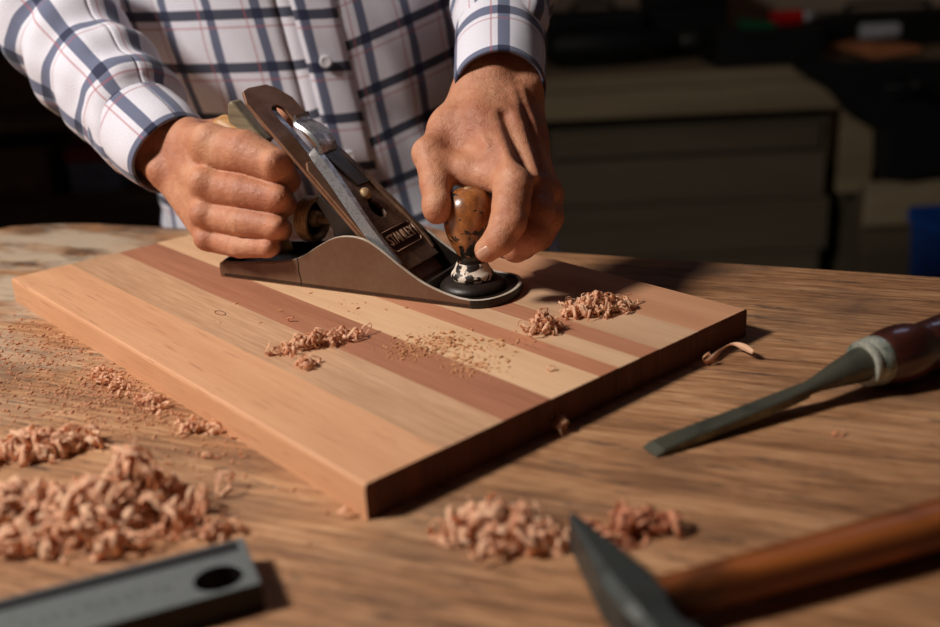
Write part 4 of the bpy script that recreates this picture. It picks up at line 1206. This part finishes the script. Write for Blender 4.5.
# drawer cabinet under it
cab = empty('drawer_cabinet', (.31, BY + .04, -.9), R(-1.5)); tag(cab, 'dim grey wooden drawer cabinet under the rear workbench', 'cabinet')
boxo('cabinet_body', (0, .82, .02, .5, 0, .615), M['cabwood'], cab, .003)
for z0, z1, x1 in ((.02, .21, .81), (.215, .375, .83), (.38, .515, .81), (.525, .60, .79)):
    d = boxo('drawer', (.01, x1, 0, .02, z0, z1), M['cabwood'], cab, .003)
# grey box and shelf at the right
gb = empty('wooden_crate', (1.20, BY - .1, -.9), 0); tag(gb, 'dim grey wooden crate at the right edge behind the bench', 'crate')
boxo('crate_rail', (0, .55, 0, .02, .31, .44), M['backwood'], gb, .003)
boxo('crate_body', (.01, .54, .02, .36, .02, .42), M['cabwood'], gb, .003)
boxo('crate_foot', (.02, .53, .03, .34, 0, .02), M['backwood'], gb, .002)
def room(name, b, mat, label, cat, bw=.004, par=None):
    o = boxo(name, b, mat, par, bw)
    return tag(o, label, cat)
cl = empty('clothes_bin', (1.32, BY - .42, -.9)); tag(cl, 'blue plastic bin at the right edge of the photo', 'bin')
v, f = merge(prism([(-.11, -.09), (.11, -.09), (.11, .09), (-.11, .09)], 0, .34))
M['blue'] = plain('deep_blue_plastic', sr(30, 96, 200), .5)
def taper(z0, z1, s0, s1, mat, name, par):
    V = []
    for z, s in ((z0, s0), (z1, s1)):
        for a in np.linspace(0, 2 * PI, 29)[:-1]:
            V.append((math.copysign(abs(math.cos(a)) ** .35, math.cos(a)) * s, math.copysign(abs(math.sin(a)) ** .35, math.sin(a)) * s * .8, z))
    n = 28
    F = [(k, (k + 1) % n, n + (k + 1) % n, n + k) for k in range(n)] + [tuple(range(n))[::-1], tuple(range(n, 2 * n))]
    return mesh(name, V, F, mat, par, smooth=False)
taper(0, .40, .085, .105, M['blue'], 'bin_body', cl); taper(.40, .43, .115, .115, M['blue'], 'bin_rim', cl)
# clutter on the rear bench
ZR = -.9 + ZT + .02
gun = empty('power_tool', (.52, BY + .22, ZR)); tag(gun, 'black power tool lying on the rear bench behind the left wrist', 'power tool')
bv_, bf_ = lathe([(.03, -.20), (.055, -.17), (.06, 0), (.05, .10), (.03, .16), (.012, .22)], 28, 'x', (0, 0, .065))
mesh('motor_housing', bv_, bf_, M['black'], gun)
v, f = prism([(-.12, 0), (-.02, 0), (-.04, .06), (-.10, .06)], -.03, .03, 'xz'); mesh('grip', v, f, M['black'], gun, smooth=False)
mesh('chuck', *lathe([(.012, .2), (.02, .21), (.02, .25), (.008, .27)], 20, 'x', (0, 0, .065)), M['chisel_steel'], gun)
vc = empty('bench_vise', (1.24, BY - .012, ZR)); tag(vc, 'large black vise hanging off the front of the rear bench', 'vise')
v, f = prism([(-.26, .0), (-.17, -.05), (-.10, -.13), (-.02, -.17), (-.01, -.30), (.05, -.315), (.60, -.26), (.60, .0), (.34, .005), (.12, .01), (-.18, .02), (-.26, .015)], -.12, -.032, 'xz')
o = mesh('vise_body', v, f, M['black'], vc, smooth=False); fix_normals(o); bevel(o, .008, 2)
mesh('vise_screw', *lathe([(.016, -.22), (.016, -.10)], 20, 'y', (.02, 0, -.04)), M['dark_hole'], vc)
mesh('vise_handle', *tube([(-.07, -.2, -.04), (.11, -.2, -.04)], .007, 10), M['dark_hole'], vc)
M['red'] = plain('red_plastic_grip', sr(214, 24, 26), .35); M['green'] = plain('green_plastic', sr(16, 96, 56), .5); M['white'] = plain('white_paper', sr(196, 200, 206), .7); M['orange'] = plain('orange_brown_wood', sr(190, 120, 76), .7)
sd_ = empty('screwdriver', (1.03, BY + .14, ZR + .122)); tag(sd_, 'screwdriver with a fluted red grip and white tip on the rear bench', 'screwdriver')
V = []
for x, r_ in ((-.07, .012), (-.062, .020), (-.04, .022), (-.03, .0195), (-.02, .022), (-.005, .022), (.005, .0195), (.015, .022), (.03, .021), (.036, .014)):
    V.append([(x, r_ * (1 + .07 * math.cos(6 * a)) * math.cos(a), r_ * (1 + .07 * math.cos(6 * a)) * math.sin(a)) for a in np.linspace(0, 2 * PI, 37)[:-1]])
o = mesh('grip', *loft(V), M['red'], sd_); fix_normals(o)
mesh('collar', *lathe([(.015, .036), (.014, .05), (.004, .075)], 20, 'x'), M['white'], sd_)
mesh('shaft', *lathe([(.0035, .07), (.0035, .14), (.002, .15)], 12, 'x'), M['chisel_steel'], sd_)
tr_ = empty('tool_tray', (.97, BY + .14, ZR)); tag(tr_, 'black tool tray under the red screwdriver on the rear bench', 'tray')
boxo('tray_body', (-.175, .125, -.11, .10, 0, .10), M['black'], tr_, .004)
gr_ = empty('green_clamp', (.92, BY + .10, ZR + .10)); tag(gr_, 'dark green plastic clamp left of the red screwdriver', 'clamp')
v, f = prism([(-.05, 0), (.05, 0), (.055, .012), (.0, .022), (-.055, .03)], -.012, .012, 'xz'); mesh('clamp_jaw', v, f, M['green'], gr_, smooth=False)
mesh('clamp_screw', *tube([(.03, 0, .012), (.03, 0, .05)], .004, 8), M['dark_hole'], gr_)
w_ = empty('wooden_wedge', (1.27, BY + .10, ZR + .003)); tag(w_, 'orange-brown wooden wedge on the rear bench below the white roll', 'wedge')
v, f = prism([(-.13, .035), (-.02, -.002), (.12, .015), (.10, .03), (-.05, .045)], -.05, .05, 'xz'); o = mesh('wedge_body', v, f, M['orange'], w_, smooth=False); fix_normals(o)
wr_ = tag(mesh('paper_roll', *lathe([(.005, -.055), (.021, -.055), (.023, -.05), (.023, .05), (.021, .055), (.005, .055)], 28, 'x', (0, 0, 0)), M['white']), 'small white paper roll lying on the brown wedge', 'paper roll')
wr_.location = (1.285, BY + .12, ZR + .072)
for x_, y_, sx_, sz_, lb in ((.335, .18, .30, .15, 'tall black tool case on the rear bench right beside the wrist'), (.66, .26, .25, .25, 'black tool case on the rear bench left of the red screwdriver'), (1.12, .22, .62, .10, 'long low black tool case behind the white roll and the wedge')):
    tc = empty('tool_case', (x_, BY + y_ + .12, ZR), R(-1.5)); tag(tc, lb, 'case', 'black tool cases on the rear bench')
    boxo('case_body', (0, sx_, 0, .22, 0, sz_), M['black'], tc, .012)
    boxo('case_lid', (-.004, sx_ + .004, -.004, .224, sz_ * .6, sz_ * .64), M['dark_hole'], tc, .002)
    h_ = mesh('handle', *tube(spline([(sx_ * .3, .1, sz_), (sx_ * .32, .1, sz_ + .025), (sx_ * .68, .1, sz_ + .025), (sx_ * .7, .1, sz_)], 5), .008, 8), M['black'], tc)
# dim shelf with boxes at the left
sh = empty('storage_shelf', (-1.75, 2.25, -.9), R(4)); tag(sh, 'dark wooden storage shelf on the left behind the person', 'shelf')
M['shelfwood'] = wood('dark_shelf_boards', sr(104, 74, 50), sr(72, 50, 34), 'x', 60, 10, .4, .7)
for z in (.05, .32, .52, .76, 1.0):
    boxo('shelf_board', (0, 1.35, 0, .40, z, z + .025), M['shelfwood'], sh, .003)
for x in (-.03, 1.35):
    boxo('upright', (x, x + .03, 0, .42, 0, 1.5), M['shelfwood'], sh, .003)
M['redbox'] = plain('red_carton', sr(150, 40, 36), .7); M['greybox'] = plain('blue_grey_carton', sr(120, 126, 140), .7); M['brownbox'] = plain('brown_carton', sr(118, 86, 58), .8)
def carton(loc, sx_, sy_, sz_, mat, mat2, label):
    o = boxo('carton', (0, sx_, 0, sy_, 0, sz_), mat); o.location = loc; o.rotation_euler.z = R(4); bevel(o, .004)
    l = boxo('carton_lid', (-.003, sx_ + .003, -.003, sy_ + .003, sz_ * .72, sz_ + .003), mat2, o, .003)
    return tag(o, label, 'box', 'cartons on the dark shelf')
carton((-1.02, 2.33, -.9 + .545 - .0), .13, .2, .12, M['greybox'], M['redbox'], 'grey carton with a red lid on the left shelf, close to the cuff')
carton((-1.42, 2.31, -.9 + .545), .34, .28, .13, M['brownbox'], M['brownbox'], 'wide brown carton left of the red-lidded one')
carton((-1.20, 2.32, -.9 + .785), .36, .28, .14, M['brownbox'], M['brownbox'], 'brown carton on the upper left shelf')
carton((-1.30, 2.32, -.9 + .075), .5, .28, .17, M['brownbox'], M['brownbox'], 'long brown carton on the lowest shelf')

# ------------------------------------------------------------------ light: one soft lamp on the left, weak blue fill added at the right rear for the shirt's shaded side
def area(name, loc, target, size, power, col, spread=180):
    l = bpy.data.lights.new(name, 'AREA'); l.shape = 'DISK'; l.size = size; l.energy = power; l.color = col; l.spread = R(spread)
    o = bpy.data.objects.new(name, l); COL.objects.link(o); o.location = loc
    o.rotation_euler = (Vector(target) - Vector(loc)).to_track_quat('-Z', 'Y').to_euler()
    return o
area('key_lamp', (-1.10, -.10, 1.16), (0, .2, 0), .28, 11.8, (1, .945, .88), 110)
area('fill_lamp', (1.0, 1.25, 1.3), (0, .5, 0.1), .5, .8, (.55, .68, 1.0))
w = bpy.data.worlds.new('World'); SC.world = w; w.use_nodes = True
w.node_tree.nodes['Background'].inputs[0].default_value = (.6, .7, 1, 1); w.node_tree.nodes['Background'].inputs[1].default_value = .012

# ------------------------------------------------------------------ camera
cd = bpy.data.cameras.new('camera'); cam = bpy.data.objects.new('camera', cd); COL.objects.link(cam); SC.camera = cam
f_px = 1009.668
cd.sensor_width = 36; cd.sensor_fit = 'HORIZONTAL'; cd.lens = f_px / 940 * 36
rt = Vector((.99859471, -.01838655, -.04970448)); up = Vector((.05299623, .34645317, .93656906)); fw = Vector((0, .93788706, -.34694072))
mt = Matrix((rt, up, -fw)).transposed().to_4x4(); mt.translation = Vector((.05154738, -.39975496, .24567186))
cam.matrix_world = mt
cd.clip_start = .02
cd.dof.use_dof = True; cd.dof.focus_distance = .67; cd.dof.aperture_fstop = 4.0
SC.view_settings.view_transform = 'Standard'; SC.view_settings.look = 'None'; SC.view_settings.gamma = 1; SC.view_settings.exposure = 0
SC.view_settings.use_curve_mapping = False
